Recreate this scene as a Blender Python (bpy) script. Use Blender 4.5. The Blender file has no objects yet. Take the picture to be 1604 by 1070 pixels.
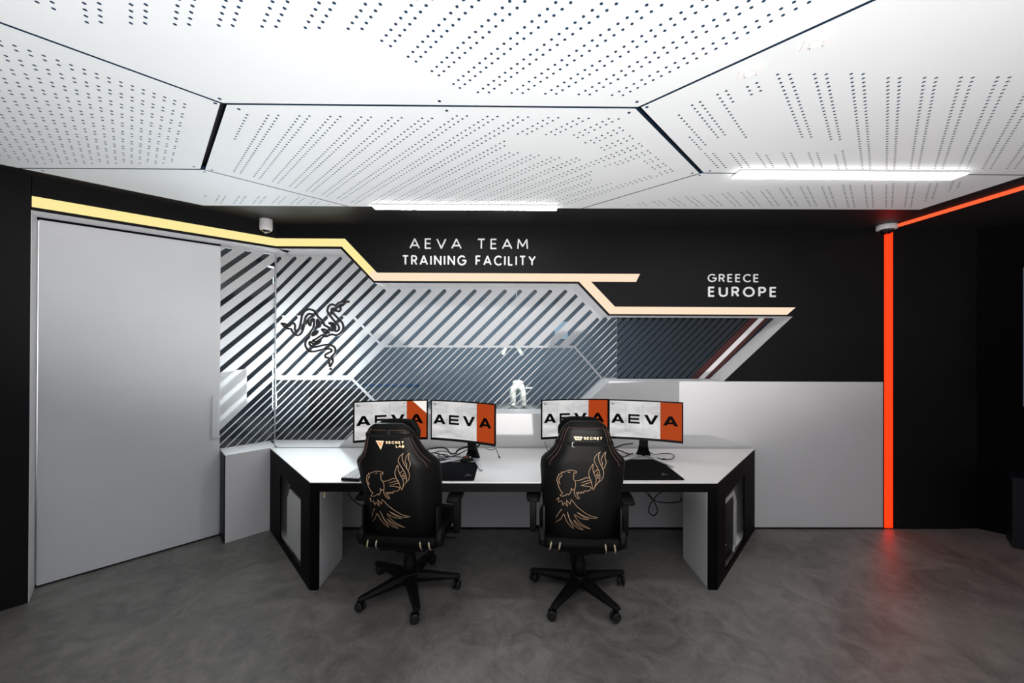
import bpy, bmesh, math, random
from mathutils import Vector, Matrix
random.seed(7)
S2 = math.sqrt(2)
C = bpy.context.scene.collection
SC = bpy.context.scene

# ------------------------------------------------------------------ camera
F_PX, CAM_H = 590.0, 1.70
yaw, pitch, roll = math.radians(0.37), math.radians(0.19), math.radians(0.2)
fw = Vector((math.sin(yaw)*math.cos(pitch), math.cos(yaw)*math.cos(pitch), math.sin(pitch)))
rt0 = Vector((math.cos(yaw), -math.sin(yaw), 0)); up0 = rt0.cross(fw)
rt = rt0*math.cos(roll) + up0*math.sin(roll)
up = -rt0*math.sin(roll) + up0*math.cos(roll)
cam_data = bpy.data.cameras.new('camera')
cam_data.sensor_width = 36.0; cam_data.lens = 36.0*F_PX/1604.0
cam_data.clip_start = 0.02; cam_data.clip_end = 60
cam = bpy.data.objects.new('camera', cam_data); C.objects.link(cam)
cam.matrix_world = Matrix(((rt.x, up.x, -fw.x, 0), (rt.y, up.y, -fw.y, 0), (rt.z, up.z, -fw.z, CAM_H), (0, 0, 0, 1)))
SC.camera = cam

# ------------------------------------------------------------------ exposure, world, lights
SC.view_settings.view_transform = 'Standard'
SC.view_settings.look = 'None'
SC.view_settings.gamma = 1.0
SC.view_settings.use_curve_mapping = False
SC.view_settings.exposure = 0.0
W = bpy.data.worlds.new('world'); SC.world = W; W.use_nodes = True
W.node_tree.nodes['Background'].inputs[0].default_value = (0.93, 0.94, 1.0, 1)
W.node_tree.nodes['Background'].inputs[1].default_value = 0.42

def lamp(name, kind, loc, target, energy, color=(1, 1, 1), **kw):
    d = bpy.data.lights.new(name, kind); d.energy = energy; d.color = color
    for k, v in kw.items(): setattr(d, k, v)
    o = bpy.data.objects.new(name, d); C.objects.link(o); o.location = loc
    o.rotation_euler = (Vector(target)-Vector(loc)).to_track_quat('-Z', 'Y').to_euler()
    return o
# low uplighter standing near the camera: its beam washes the ceiling and grazes over the desk
UP_E = math.radians(63)
lamp('uplighter', 'SPOT', (0.2, -0.05, 0.38), (0.2, -0.05+math.cos(UP_E), 0.38+math.sin(UP_E)), 430,
     (1.0, 0.97, 0.94), spot_size=math.radians(129), spot_blend=0.42, shadow_soft_size=0.035)
# lamp standing low in the room behind the glass, shining up through the white film on the left
lamp('room_lamp', 'AREA', (-2.35, 4.45, 1.25), (-2.25, 3.72, 1.95), 102, (1.0, 0.98, 0.95), shape='RECTANGLE', size=1.5, size_y=0.8, spread=math.radians(138))
lamp('room_ceiling_lamp', 'AREA', (-.4, 5.4, 2.6), (-.4, 5.4, 0), 75, (0.86, 0.94, 1.0), shape='RECTANGLE', size=3.5, size_y=0.8)
for sx in (-.09, .168):
    lamp('track_beam', 'SPOT', (sx, 4.95, 1.53), (.10, 4.42, 1.1), 26, (1.0, .93, .8), spot_size=math.radians(42), spot_blend=0.6, shadow_soft_size=0.02)
lamp('figure_fill', 'SPOT', (.35, 3.85, 2.5), (.10, 4.42, 1.1), 420, (1.0, .95, .86), spot_size=math.radians(20), spot_blend=0.6, shadow_soft_size=0.03)  # added spot without a fitting, brightens the white figure

# ------------------------------------------------------------------ materials
def new_mat(name):
    m = bpy.data.materials.new(name); m.use_nodes = True
    return m, m.node_tree, m.node_tree.nodes['Principled BSDF']
def mat(name, col, rough=0.5, metal=0.0, spec=0.5, bump=0.0, bscale=60, var=0.0, vscale=4, coat=0.0):
    m, nt, b = new_mat(name)
    b.inputs['Base Color'].default_value = (*col, 1); b.inputs['Roughness'].default_value = rough
    b.inputs['Metallic'].default_value = metal; b.inputs['Specular IOR Level'].default_value = spec
    if coat: b.inputs['Coat Weight'].default_value = coat
    tc = nt.nodes.new('ShaderNodeTexCoord')
    if var:
        n = nt.nodes.new('ShaderNodeTexNoise'); n.inputs['Scale'].default_value = vscale; n.inputs['Detail'].default_value = 4
        r = nt.nodes.new('ShaderNodeValToRGB')
        r.color_ramp.elements[0].color = (*[c*(1-var) for c in col], 1); r.color_ramp.elements[1].color = (*[min(1, c*(1+var)) for c in col], 1)
        r.color_ramp.elements[0].position = .3; r.color_ramp.elements[1].position = .7
        nt.links.new(tc.outputs['Object'], n.inputs['Vector']); nt.links.new(n.outputs['Fac'], r.inputs['Fac']); nt.links.new(r.outputs['Color'], b.inputs['Base Color'])
    if bump:
        n2 = nt.nodes.new('ShaderNodeTexNoise'); n2.inputs['Scale'].default_value = bscale; n2.inputs['Detail'].default_value = 3
        bp = nt.nodes.new('ShaderNodeBump'); bp.inputs['Strength'].default_value = bump; bp.inputs['Distance'].default_value = 0.002
        nt.links.new(tc.outputs['Object'], n2.inputs['Vector']); nt.links.new(n2.outputs['Fac'], bp.inputs['Height']); nt.links.new(bp.outputs['Normal'], b.inputs['Normal'])
    return m
def emit(name, col, strength=1.0):
    m, nt, b = new_mat(name)
    b.inputs['Base Color'].default_value = (0.02, 0.02, 0.02, 1)
    b.inputs['Roughness'].default_value = 0.6
    b.inputs['Specular IOR Level'].default_value = 0.1
    b.inputs['Emission Color'].default_value = (*col, 1); b.inputs['Emission Strength'].default_value = strength
    return m
M = {}
M['white'] = mat('white_laminate', (0.72, 0.715, 0.73), 0.45, bump=0.03, var=0.015)
M['liner'] = mat('white_liner', (0.84, 0.835, 0.84), 0.4)
M['desk_white'] = mat('desk_laminate', (0.74, 0.735, 0.73), 0.38, bump=0.02, var=0.015)
M['door_white'] = mat('door_paint', (0.66, 0.675, 0.70), 0.42, bump=0.03, var=0.015)
M['ceil_white'] = mat('ceiling_board', (0.755, 0.785, 0.81), 0.6, bump=0.03, var=0.01)
M['fixture'] = mat('white_fixture', (0.8, 0.8, 0.8), 0.35)
M['hole'] = mat('perforation_dark', (0.015, 0.04, 0.08), 0.9, spec=0.1)
M['black_wall'] = mat('black_board', (0.006, 0.006, 0.007), 0.6, spec=0.18, bump=0.03, var=0.1)
M['black_wall_dim'] = mat('black_board_dim', (0.0025, 0.0025, 0.003), 0.8, spec=0.06)  # wall black made darker: weaker light on the right wall put into the colour
M['black_ceil'] = mat('black_ceiling_paint', (0.012, 0.012, 0.013), 0.5, spec=0.4)
M['black_desk'] = mat('black_laminate', (0.0028, 0.0028, 0.0032), 0.6, spec=0.08)
M['trim_black'] = mat('black_trim', (0.004, 0.004, 0.005), 0.5, spec=0.3)
M['gap'] = mat('dark_gap', (0.004, 0.006, 0.01), 0.9, spec=0.0)
M['sign_white'] = mat('sign_acrylic', (0.82, 0.83, 0.84), 0.4)
M['leather'] = mat('black_leather', (0.0026, 0.0025, 0.0025), 0.5, spec=0.13, bump=0.15, bscale=220)
M['fabric'] = mat('black_suede', (0.006, 0.006, 0.006), 0.9, spec=0.08, bump=0.3, bscale=300)
M['plastic'] = mat('black_plastic', (0.0045, 0.0045, 0.005), 0.45, spec=0.2)
M['wheel'] = mat('caster_rubber', (0.012, 0.012, 0.012), 0.4, spec=0.4)
M['gold'] = mat('gold_thread', (0.36, 0.23, 0.14), 0.5)
M['gold_bright'] = mat('gold_print', (0.75, 0.58, 0.36), 0.4)
M['logo_red'] = mat('red_print', (0.65, 0.10, 0.04), 0.5)
M['brown_stitch'] = mat('brown_stitching', (0.05, 0.022, 0.014), 0.7)
M['stripe_cream'] = mat('cream_piping', (0.75, 0.62, 0.42), 0.4)
M['silver'] = mat('silver_plastic', (0.62, 0.62, 0.63), 0.3, metal=0.3)
M['bezel'] = mat('monitor_black', (0.004, 0.004, 0.005), 0.6, spec=.1)
M['mat_cloth'] = mat('mat_cloth', (0.0045, 0.0048, 0.006), 0.9, spec=0.05, bump=0.1, bscale=400)
M['grey_print'] = mat('grey_print', (0.25, 0.25, 0.26), 0.6)
M['cable'] = mat('cable_rubber', (0.01, 0.01, 0.012), 0.5)
M['orange_plug'] = mat('orange_plug', (0.6, 0.09, 0.03), 0.5)
M['key_white'] = mat('pale_keycaps', (0.62, 0.64, 0.67), 0.5)
M['pc_white'] = mat('white_case', (0.62, 0.62, 0.61), 0.35)
M['snake'] = mat('dark_bronze', (0.018, 0.012, 0.011), 0.5)
M['maroon'] = mat('orange_reflection', (0.05, 0.006, 0.005), 0.5)  # reflected orange light as a dark red surface colour
M['lens'] = mat('lens_black', (0.004, 0.004, 0.005), 0.08, coat=1.0)
M['cam_white'] = mat('camera_white', (0.75, 0.75, 0.77), 0.35)
M['room_wall'] = mat('slate_paint', (0.17, 0.20, 0.235), 0.7, var=0.08)
M['room_dark'] = mat('dark_furniture', (0.012, 0.014, 0.017), 0.6)
M['room_pale'] = mat('pale_panel', (0.55, 0.66, 0.74), 0.5)
M['figure'] = mat('bright_white_paint', (0.85, 0.82, 0.75), 0.5)
M['dark_blue'] = mat('blue_black_cabinet', (0.006, 0.007, 0.012), 0.5, spec=0.3)
M['pale_glass'] = emit('pale_window_light', (0.16, 0.21, 0.27), 0.3)
M['lin_led'] = emit('linear_diffuser', (1.0, .985, .965), 32.0)
M['led_yellow'] = emit('led_yellow', (0.98, 0.83, 0.34), 1.0)
M['led_peach'] = emit('led_peach', (0.99, 0.76, 0.55), 1.0)
M['led_orange'] = emit('led_orange', (1.0, 0.015, 0.001), 3.6)
M['led_orange_soft'] = emit('led_orange_soft', (1.0, 0.09, 0.025), 1.5)
M['led_blue'] = emit('led_blue', (0.02, 0.12, 0.35), 0.8)
M['spot_white'] = emit('spot_glow', (1.0, 0.93, 0.8), 1.3)
def scr(name, col, s):
    m = emit(name, col, s); p = m.node_tree.nodes['Principled BSDF']; p.inputs['Base Color'].default_value = (.001, .001, .001, 1); p.inputs['Specular IOR Level'].default_value = .02; return m
M['scr_orange'] = scr('screen_orange', (0.42, 0.055, 0.010), 0.95)
M['scr_black'] = scr('screen_black', (0.001, 0.001, 0.001), 1.0)
M['scr_line'] = scr('screen_grey_line', (0.30, 0.30, 0.31), 1.0)
M['scr_glare'] = scr('screen_glare', (0.95, 0.90, 0.82), 1.0)  # glare colour for one screen corner
def screen_grey():
    m, nt, b = new_mat('screen_picture')
    b.inputs['Base Color'].default_value = (.001, .001, .001, 1); b.inputs['Roughness'].default_value = .6; b.inputs['Specular IOR Level'].default_value = .02
    tc = nt.nodes.new('ShaderNodeTexCoord'); mp = nt.nodes.new('ShaderNodeMapping'); mp.inputs['Scale'].default_value = (1, 1, 3)
    n = nt.nodes.new('ShaderNodeTexNoise'); n.inputs['Scale'].default_value = 4; n.inputs['Detail'].default_value = 2; n.inputs['Distortion'].default_value = .4
    r = nt.nodes.new('ShaderNodeValToRGB'); r.color_ramp.elements[0].position = .32; r.color_ramp.elements[1].position = .66
    r.color_ramp.elements[0].color = (.52, .51, .51, 1); r.color_ramp.elements[1].color = (.80, .79, .785, 1)
    L = nt.links.new
    L(tc.outputs['Object'], mp.inputs['Vector']); L(mp.outputs[0], n.inputs['Vector']); L(n.outputs['Fac'], r.inputs['Fac']); L(r.outputs['Color'], b.inputs['Emission Color'])
    b.inputs['Emission Strength'].default_value = .92
    return m
M['scr_grey'] = screen_grey()
def film_mat():
    m, nt, b = new_mat('white_window_film')
    nt.nodes.remove(b); out = nt.nodes['Material Output']
    d = nt.nodes.new('ShaderNodeBsdfDiffuse'); d.inputs[0].default_value = (.74, .73, .74, 1)
    t = nt.nodes.new('ShaderNodeBsdfTranslucent'); t.inputs[0].default_value = (.92, .92, .92, 1)
    x = nt.nodes.new('ShaderNodeMixShader'); x.inputs[0].default_value = .5
    nt.links.new(d.outputs[0], x.inputs[1]); nt.links.new(t.outputs[0], x.inputs[2]); nt.links.new(x.outputs[0], out.inputs[0])
    return m
M['film'] = film_mat()
def glass_mat():
    m, nt, b = new_mat('clear_glass')
    nt.nodes.remove(b); out = nt.nodes['Material Output']
    t = nt.nodes.new('ShaderNodeBsdfTransparent'); t.inputs[0].default_value = (.86, .92, .95, 1)
    g = nt.nodes.new('ShaderNodeBsdfGlossy'); g.inputs['Roughness'].default_value = .02
    fr = nt.nodes.new('ShaderNodeFresnel'); fr.inputs[0].default_value = 1.45
    x = nt.nodes.new('ShaderNodeMixShader')
    nt.links.new(fr.outputs[0], x.inputs[0]); nt.links.new(t.outputs[0], x.inputs[1]); nt.links.new(g.outputs[0], x.inputs[2]); nt.links.new(x.outputs[0], out.inputs[0])
    return m
M['glass'] = glass_mat()
M['unlit_film'] = mat('unlit_window_film', (0.006, 0.006, 0.007), 0.6, spec=.1)  # same film, coloured dark where no light comes from behind
def concrete():
    m, nt, b = new_mat('polished_concrete'); L = nt.links.new
    tc = nt.nodes.new('ShaderNodeTexCoord')
    def noise(scale, detail, dist=0, rough=.55):
        n = nt.nodes.new('ShaderNodeTexNoise'); n.inputs['Scale'].default_value = scale; n.inputs['Detail'].default_value = detail
        n.inputs['Distortion'].default_value = dist; n.inputs['Roughness'].default_value = rough
        L(tc.outputs['Object'], n.inputs['Vector']); return n
    a = noise(1.1, 6, .8); c = noise(5.5, 9, 1.6, .62); f = noise(60, 4)
    mx = nt.nodes.new('ShaderNodeMix'); mx.data_type = 'FLOAT'; mx.inputs[0].default_value = .5
    L(a.outputs['Fac'], mx.inputs[2]); L(c.outputs['Fac'], mx.inputs[3])
    mx2 = nt.nodes.new('ShaderNodeMix'); mx2.data_type = 'FLOAT'; mx2.inputs[0].default_value = .14
    L(mx.outputs[0], mx2.inputs[2]); L(f.outputs['Fac'], mx2.inputs[3])
    r = nt.nodes.new('ShaderNodeValToRGB'); e = r.color_ramp.elements
    e[0].position = .38; e[0].color = (.085, .079, .074, 1); e[1].position = .62; e[1].color = (.235, .22, .205, 1)
    L(mx2.outputs[0], r.inputs['Fac']); L(r.outputs['Color'], b.inputs['Base Color'])
    rr = nt.nodes.new('ShaderNodeMapRange'); rr.inputs[3].default_value = .36; rr.inputs[4].default_value = .50
    L(c.outputs['Fac'], rr.inputs[0]); L(rr.outputs[0], b.inputs['Roughness'])
    bp = nt.nodes.new('ShaderNodeBump'); bp.inputs['Strength'].default_value = .12; bp.inputs['Distance'].default_value = .004
    L(c.outputs['Fac'], bp.inputs['Height']); L(bp.outputs['Normal'], b.inputs['Normal'])
    b.inputs['Specular IOR Level'].default_value = .9
    return m
M['concrete'] = concrete()

# ------------------------------------------------------------------ mesh helpers
def arc(cx, cy, rx, ry, a0, a1, n=14):
    return [(cx+rx*math.cos(math.radians(a0+(a1-a0)*i/n)), cy+ry*math.sin(math.radians(a0+(a1-a0)*i/n))) for i in range(n+1)]
def smooth_path(pts, sub=6, closed=False):
    P = [Vector(p) for p in pts]; n = len(P); out = []
    if n < 3: return P
    rng = n if closed else n-1
    for i in range(rng):
        p1, p2 = P[i], P[(i+1) % n]
        p0 = P[i-1] if (i > 0 or closed) else p1*2-p2
        p3 = P[(i+2) % n] if (i+2 < n or closed) else p2*2-p1
        for k in range(sub):
            t = k/sub
            out.append(0.5*((2*p1)+(p2-p0)*t+(2*p0-5*p1+4*p2-p3)*t*t+(3*p1-p0-3*p2+p3)*t**3))
    if not closed: out.append(P[-1])
    return out
class MB:
    def __init__(s): s.v = []; s.f = []; s.m = []; s.sm = []
    def add(s, vs, fs, mi=0, smooth=False):
        o = len(s.v); s.v += [Vector(p) for p in vs]
        for f in fs: s.f.append([i+o for i in f]); s.m.append(mi); s.sm.append(smooth)
        return s
    def box(s, c, d, mi=0, rot=None):
        x, y, z = [k/2 for k in d]; c = Vector(c)
        vs = [Vector((a, b, e)) for e in (-z, z) for a, b in ((-x, -y), (x, -y), (x, y), (-x, y))]
        if rot is not None: vs = [rot @ p for p in vs]
        return s.add([p+c for p in vs], [(3, 2, 1, 0), (4, 5, 6, 7), (0, 1, 5, 4), (1, 2, 6, 5), (2, 3, 7, 6), (3, 0, 4, 7)], mi)
    def prism(s, poly, vec, mi=0, side_mi=None):
        P = [Vector(p) for p in poly]; v = Vector(vec); n = len(P)
        s.add(P, [tuple(range(n))], mi); s.add([p+v for p in P], [tuple(reversed(range(n)))], mi)
        sm = mi if side_mi is None else side_mi
        s.add(P+[p+v for p in P], [(i, i+n, (i+1) % n+n, (i+1) % n) for i in range(n)], sm)
        return s
    def tube(s, pts, r, seg=8, mi=0, closed=False, caps=True, r2=None):
        P = [Vector(p) for p in pts]; n = len(P); rings = []
        prev = None
        for i in range(n):
            if closed: t = (P[(i+1) % n]-P[i-1])
            else: t = P[min(i+1, n-1)]-P[max(i-1, 0)]
            if t.length < 1e-9: t = Vector((0, 0, 1))
            t.normalize()
            if prev is None:
                a = Vector((0, 0, 1)) if abs(t.z) < .9 else Vector((1, 0, 0)); nn = t.cross(a).normalized()
            else:
                nn = prev-t*prev.dot(t); nn = nn.normalized() if nn.length > 1e-6 else t.orthogonal().normalized()
            prev = nn; bb = t.cross(nn)
            rr = r if r2 is None else r+(r2-r)*i/max(1, n-1)
            rings.append([P[i]+(nn*math.cos(2*math.pi*k/seg)+bb*math.sin(2*math.pi*k/seg))*rr for k in range(seg)])
        vs = [p for q in rings for p in q]; fs = []
        for i in range(n if closed else n-1):
            j = (i+1) % n
            for k in range(seg): fs.append((i*seg+k, i*seg+(k+1) % seg, j*seg+(k+1) % seg, j*seg+k))
        s.add(vs, fs, mi, True)
        if caps and not closed:
            s.add(rings[0], [tuple(reversed(range(seg)))], mi); s.add(rings[-1], [tuple(range(seg))], mi)
        return s
    def lathe(s, prof, c=(0, 0, 0), seg=24, mi=0, axis='Z', smooth=True):
        n = len(prof); vs = []
        for r, h in prof:
            for k in range(seg):
                a = 2*math.pi*k/seg; p = (r*math.cos(a), r*math.sin(a), h)
                if axis == 'X': p = (h, r*math.cos(a), r*math.sin(a))
                if axis == 'Y': p = (r*math.cos(a), h, r*math.sin(a))
                vs.append(Vector(p)+Vector(c))
        fs = [(i*seg+k, i*seg+(k+1) % seg, (i+1)*seg+(k+1) % seg, (i+1)*seg+k) for i in range(n-1) for k in range(seg)]
        s.add(vs, fs, mi, smooth)
        s.add(vs[:seg], [tuple(reversed(range(seg)))], mi); s.add(vs[-seg:], [tuple(range(seg))], mi)
        return s
    def loft(s, rings, mi=0, smooth=True, cap=True):
        n = len(rings[0]); vs = [p for q in rings for p in q]
        fs = [(i*n+k, i*n+(k+1) % n, (i+1)*n+(k+1) % n, (i+1)*n+k) for i in range(len(rings)-1) for k in range(n)]
        s.add(vs, fs, mi, smooth)
        if cap: s.add(rings[0], [tuple(reversed(range(n)))], mi, smooth); s.add(rings[-1], [tuple(range(n))], mi, smooth)
        return s
    def map(s, fn): s.v = [Vector(fn(p)) for p in s.v]; return s
    def obj(s, name, mats, parent=None, bevel=0.0, shift=None, fix=True):
        me = bpy.data.meshes.new(name)
        sh = Vector(shift) if shift is not None else Vector((0, 0, 0))
        me.from_pydata([tuple(p-sh) for p in s.v], [], s.f)
        for m in (mats if isinstance(mats, (list, tuple)) else [mats]): me.materials.append(M[m] if isinstance(m, str) else m)
        for p, mi, sm in zip(me.polygons, s.m, s.sm): p.material_index = mi; p.use_smooth = sm
        if fix:
            bm = bmesh.new(); bm.from_mesh(me)
            bmesh.ops.remove_doubles(bm, verts=bm.verts, dist=1e-5)
            bmesh.ops.recalc_face_normals(bm, faces=bm.faces); bm.to_mesh(me); bm.free()
        me.update()
        o = bpy.data.objects.new(name, me); C.objects.link(o)
        if parent is not None: o.parent = parent
        if bevel:
            b = o.modifiers.new('bevel', 'BEVEL'); b.width = bevel; b.segments = 2; b.limit_method = 'ANGLE'; b.angle_limit = math.radians(40)
        return o
def tag(o, label=None, cat=None, group=None, kind=None):
    if label: o['label'] = label
    if cat: o['category'] = cat
    if group: o['group'] = group
    if kind: o['kind'] = kind
    return o
def thing(name, label, cat, loc=(0, 0, 0), rz=0.0, group=None):
    o = bpy.data.objects.new(name, None); o.empty_display_size = .1; C.objects.link(o)
    o.location = loc; o.rotation_euler = (0, 0, rz)
    return tag(o, label, cat, group)
def struct(name, mb, mats, bevel=0.0, label=None, cat=None):
    o = mb.obj(name, mats, None, bevel); return tag(o, label, cat, None, 'structure')
def clip(poly, a, b, c):                 # keep a*x+b*y<=c
    out = []
    for i in range(len(poly)):
        p, q = poly[i], poly[(i+1) % len(poly)]
        dp, dq = a*p[0]+b*p[1]-c, a*q[0]+b*q[1]-c
        if dp <= 0: out.append(p)
        if dp*dq < 0:
            t = dp/(dp-dq); out.append((p[0]+(q[0]-p[0])*t, p[1]+(q[1]-p[1])*t))
    return out
def area(p): return sum(p[i][0]*p[(i+1) % len(p)][1]-p[(i+1) % len(p)][0]*p[i][1] for i in range(len(p)))/2
def inset(poly, d):                      # convex polygon, d one number or one per edge
    if area(poly) < 0: poly = poly[::-1]; d = d[::-1] if isinstance(d, list) else d
    res = list(poly)
    for i in range(len(poly)):
        p, q = poly[i], poly[(i+1) % len(poly)]; ex, ey = q[0]-p[0], q[1]-p[1]; l = math.hypot(ex, ey)
        nx, ny = ey/l, -ex/l; dd = d[i] if isinstance(d, list) else d
        res = clip(res, nx, ny, nx*p[0]+ny*p[1]-dd)
        if len(res) < 3: return []
    return res
def in_poly(p, poly):
    c = False
    for i in range(len(poly)):
        a, b = poly[i], poly[i-1]
        if (a[1] > p[1]) != (b[1] > p[1]) and p[0] < (b[0]-a[0])*(p[1]-a[1])/(b[1]-a[1])+a[0]: c = not c
    return c
def fill_loops(loops, thick=0.0):        # flat region with holes -> (verts 2d+z, faces)
    cu = bpy.data.curves.new('tmp', 'CURVE'); cu.dimensions = '2D'; cu.fill_mode = 'BOTH'; cu.extrude = thick/2
    for l in loops:
        sp = cu.splines.new('POLY'); sp.points.add(len(l)-1); sp.use_cyclic_u = True
        for i, p in enumerate(l): sp.points[i].co = (p[0], p[1], 0, 1)
    ob = bpy.data.objects.new('tmp', cu); me = bpy.data.meshes.new_from_object(ob)
    vs = [v.co.copy() for v in me.vertices]; fs = [tuple(p.vertices) for p in me.polygons]
    bpy.data.objects.remove(ob); bpy.data.curves.remove(cu); bpy.data.meshes.remove(me)
    return vs, fs
# ------------------------------------------------------------------ lettering from strokes (unit height)
def glyph(ch):
    g = {
     'A': (.86, [[(0, 0), (.43, 1), (.86, 0)], [(.17, .3), (.69, .3)]]),
     'E': (.5, [[(.5, 1), (0, 1), (0, 0), (.5, 0)], [(0, .52), (.46, .52)]]),
     'F': (.5, [[(.5, 1), (0, 1), (0, 0)], [(0, .5), (.45, .5)]]),
     'V': (.82, [[(0, 1), (.41, 0), (.82, 1)]]),
     'T': (.66, [[(0, 1), (.66, 1)], [(.33, 1), (.33, 0)]]),
     'M': (.9, [[(0, 0), (.06, 1), (.45, .25), (.84, 1), (.9, 0)]]),
     'N': (.74, [[(0, 0), (0, 1), (.74, 0), (.74, 1)]]),
     'I': (.0, [[(0, 0), (0, 1)]]),
     'L': (.46, [[(0, 1), (0, 0), (.46, 0)]]),
     'Y': (.76, [[(0, 1), (.38, .48), (.76, 1)], [(.38, .48), (.38, 0)]]),
     'R': (.58, [[(0, 0), (0, 1)] + arc(.3, .735, .26, .265, 90, -90), [(.3, .47), (0, .47)], [(.3, .47), (.58, 0)]]),
     'P': (.56, [[(0, 0), (0, 1)] + arc(.3, .73, .26, .27, 90, -90) + [(0, .46)]]),
     'B': (.56, [[(0, 0), (0, 1)] + arc(.28, .76, .24, .24, 90, -90) + [(0, .52)], [(.28, .52)] + arc(.28, .26, .28, .26, 90, -90) + [(0, 0)]]),
     'U': (.7, [[(0, 1), (0, .35)] + arc(.35, .35, .35, .35, 180, 360) + [(.7, 1)]]),
     'O': (.96, [arc(.48, .5, .48, .5, 0, 360, 28)]),
     'C': (.8, [arc(.48, .5, .48, .5, 45, 315, 22)]),
     'G': (.9, [arc(.48, .5, .48, .5, 45, 360, 24) + [(.52, .5)]]),
     'S': (.56, [[(.54, .84)] + arc(.28, .75, .26, .25, 30, 270, 12) + arc(.28, .25, .28, .25, 90, -150, 12)]),
     ' ': (.42, []),
    }
    return g[ch]
def stroke_quads(line, w):
    out = []
    n = len(line)
    closed = n > 2 and math.dist(line[0], line[-1]) < 1e-6
    for i in range(n-1):
        a, b = Vector(line[i]), Vector(line[i+1]); d = b-a
        if d.length < 1e-9: continue
        d.normalize(); nn = Vector((-d.y, d.x))*w/2
        e0 = 0 if (i == 0 and not closed) else w*.22
        e1 = 0 if (i == n-2 and not closed) else w*.22
        if n > 9: e0 = min(e0, w*.1); e1 = min(e1, w*.1)
        a2, b2 = a-d*e0, b+d*e1
        out.append([a2-nn, b2-nn, b2+nn, a2+nn])
    return out
def text_glyphs(txt, x0, x1, h, w, ws=1.0):      # [(char, [quads])] spaced to run from x0 to x1
    total = sum(glyph(c)[0]*h*ws for c in txt)
    track = (x1-x0-w-total)/max(1, len(txt)-1)
    x = x0+w/2; res = []
    for c in txt:
        gw, lines = glyph(c); gw *= ws; q = []
        for l in lines: q += stroke_quads([(x+p[0]*h*ws, w/2+p[1]*(h-w)) for p in l], w)
        if q: res.append((c, q))
        x += gw*h+track
    return res
EMBLEM=[[[-0.068,0.944],[-0.048,0.937],[-0.054,0.924],[-0.062,0.93],[-0.067,0.915],[-0.061,0.906],[-0.068,0.899],[-0.063,0.882],[-0.054,0.87],[-0.053,0.833],[-0.06,0.799],[-0.05,0.771],[-0.034,0.754],[-0.027,0.759],[-0.039,0.778],[-0.047,0.799],[-0.031,0.787],[-0.035,0.802],[-0.017,0.79],[-0.018,0.805],[-0.0,0.793],[-0.001,0.809],[0.022,0.809],[0.038,0.821],[0.04,0.836],[0.015,0.842],[-0.019,0.845]],[[-0.068,0.944],[-0.096,0.944],[-0.124,0.93],[-0.14,0.93],[-0.137,0.921],[-0.157,0.912],[-0.151,0.906],[-0.162,0.894],[-0.159,0.888],[-0.166,0.87],[-0.161,0.864],[-0.154,0.833],[-0.139,0.802],[-0.128,0.79],[-0.144,0.774],[-0.133,0.768],[-0.113,0.774],[-0.096,0.787],[-0.093,0.778],[-0.08,0.799],[-0.078,0.827],[-0.069,0.809],[-0.061,0.821]],[[-0.142,0.903],[-0.149,0.885],[-0.153,0.87],[-0.144,0.848]],[[-0.134,0.915],[-0.138,0.897]],[[-0.057,0.876],[-0.032,0.879],[-0.005,0.891],[0.012,0.9],[0.018,0.894],[0.031,0.902]],[[0.041,0.885],[0.013,0.876],[-0.02,0.864]],[[0.045,0.87],[0.019,0.861],[-0.014,0.849]],[[0.048,0.991],[0.034,0.967],[0.024,0.937],[0.027,0.906],[0.041,0.87],[0.054,0.818],[0.067,0.858],[0.068,0.894],[0.053,0.931],[0.047,0.961],[0.048,0.991]],[[0.087,1.068],[0.066,1.05],[0.052,1.02],[0.061,0.991],[0.079,0.955],[0.089,0.925],[0.089,0.882],[0.07,0.852],[0.054,0.818]],[[0.087,1.068],[0.077,1.044],[0.082,1.008],[0.098,0.973],[0.111,0.937],[0.107,0.9],[0.089,0.873]],[[0.12,1.068],[0.105,1.05],[0.095,1.026],[0.093,1.009],[0.102,0.997],[0.098,0.973],[0.107,0.958],[0.119,0.985],[0.123,1.009],[0.114,1.032],[0.12,1.068]],[[0.053,0.931],[0.068,0.949],[0.079,0.954]],[[0.079,0.937],[0.066,0.913],[0.084,0.92],[0.071,0.896],[0.086,0.902]],[[-0.099,0.929],[-0.085,0.932]],[[-0.167,0.733],[-0.15,0.756],[-0.154,0.721],[-0.133,0.737],[-0.125,0.705],[-0.117,0.725],[-0.098,0.698],[-0.105,0.745],[-0.082,0.713],[-0.076,0.749],[-0.045,0.706],[-0.0,0.666],[0.044,0.638],[0.089,0.629],[0.045,0.622],[0.001,0.638],[-0.04,0.662],[-0.006,0.634],[0.034,0.613],[-0.013,0.618],[-0.057,0.646],[-0.038,0.61],[-0.004,0.574],[0.047,0.545],[0.004,0.558],[-0.033,0.582],[-0.059,0.606],[-0.04,0.574],[0.005,0.535],[-0.031,0.548],[-0.062,0.578],[-0.083,0.614],[-0.098,0.662],[-0.088,0.622],[-0.073,0.582],[-0.055,0.543],[-0.075,0.558],[-0.102,0.598],[-0.12,0.646],[-0.135,0.61],[-0.17,0.57]],[[-0.133,0.678],[-0.154,0.638],[-0.167,0.606]]]
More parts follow.
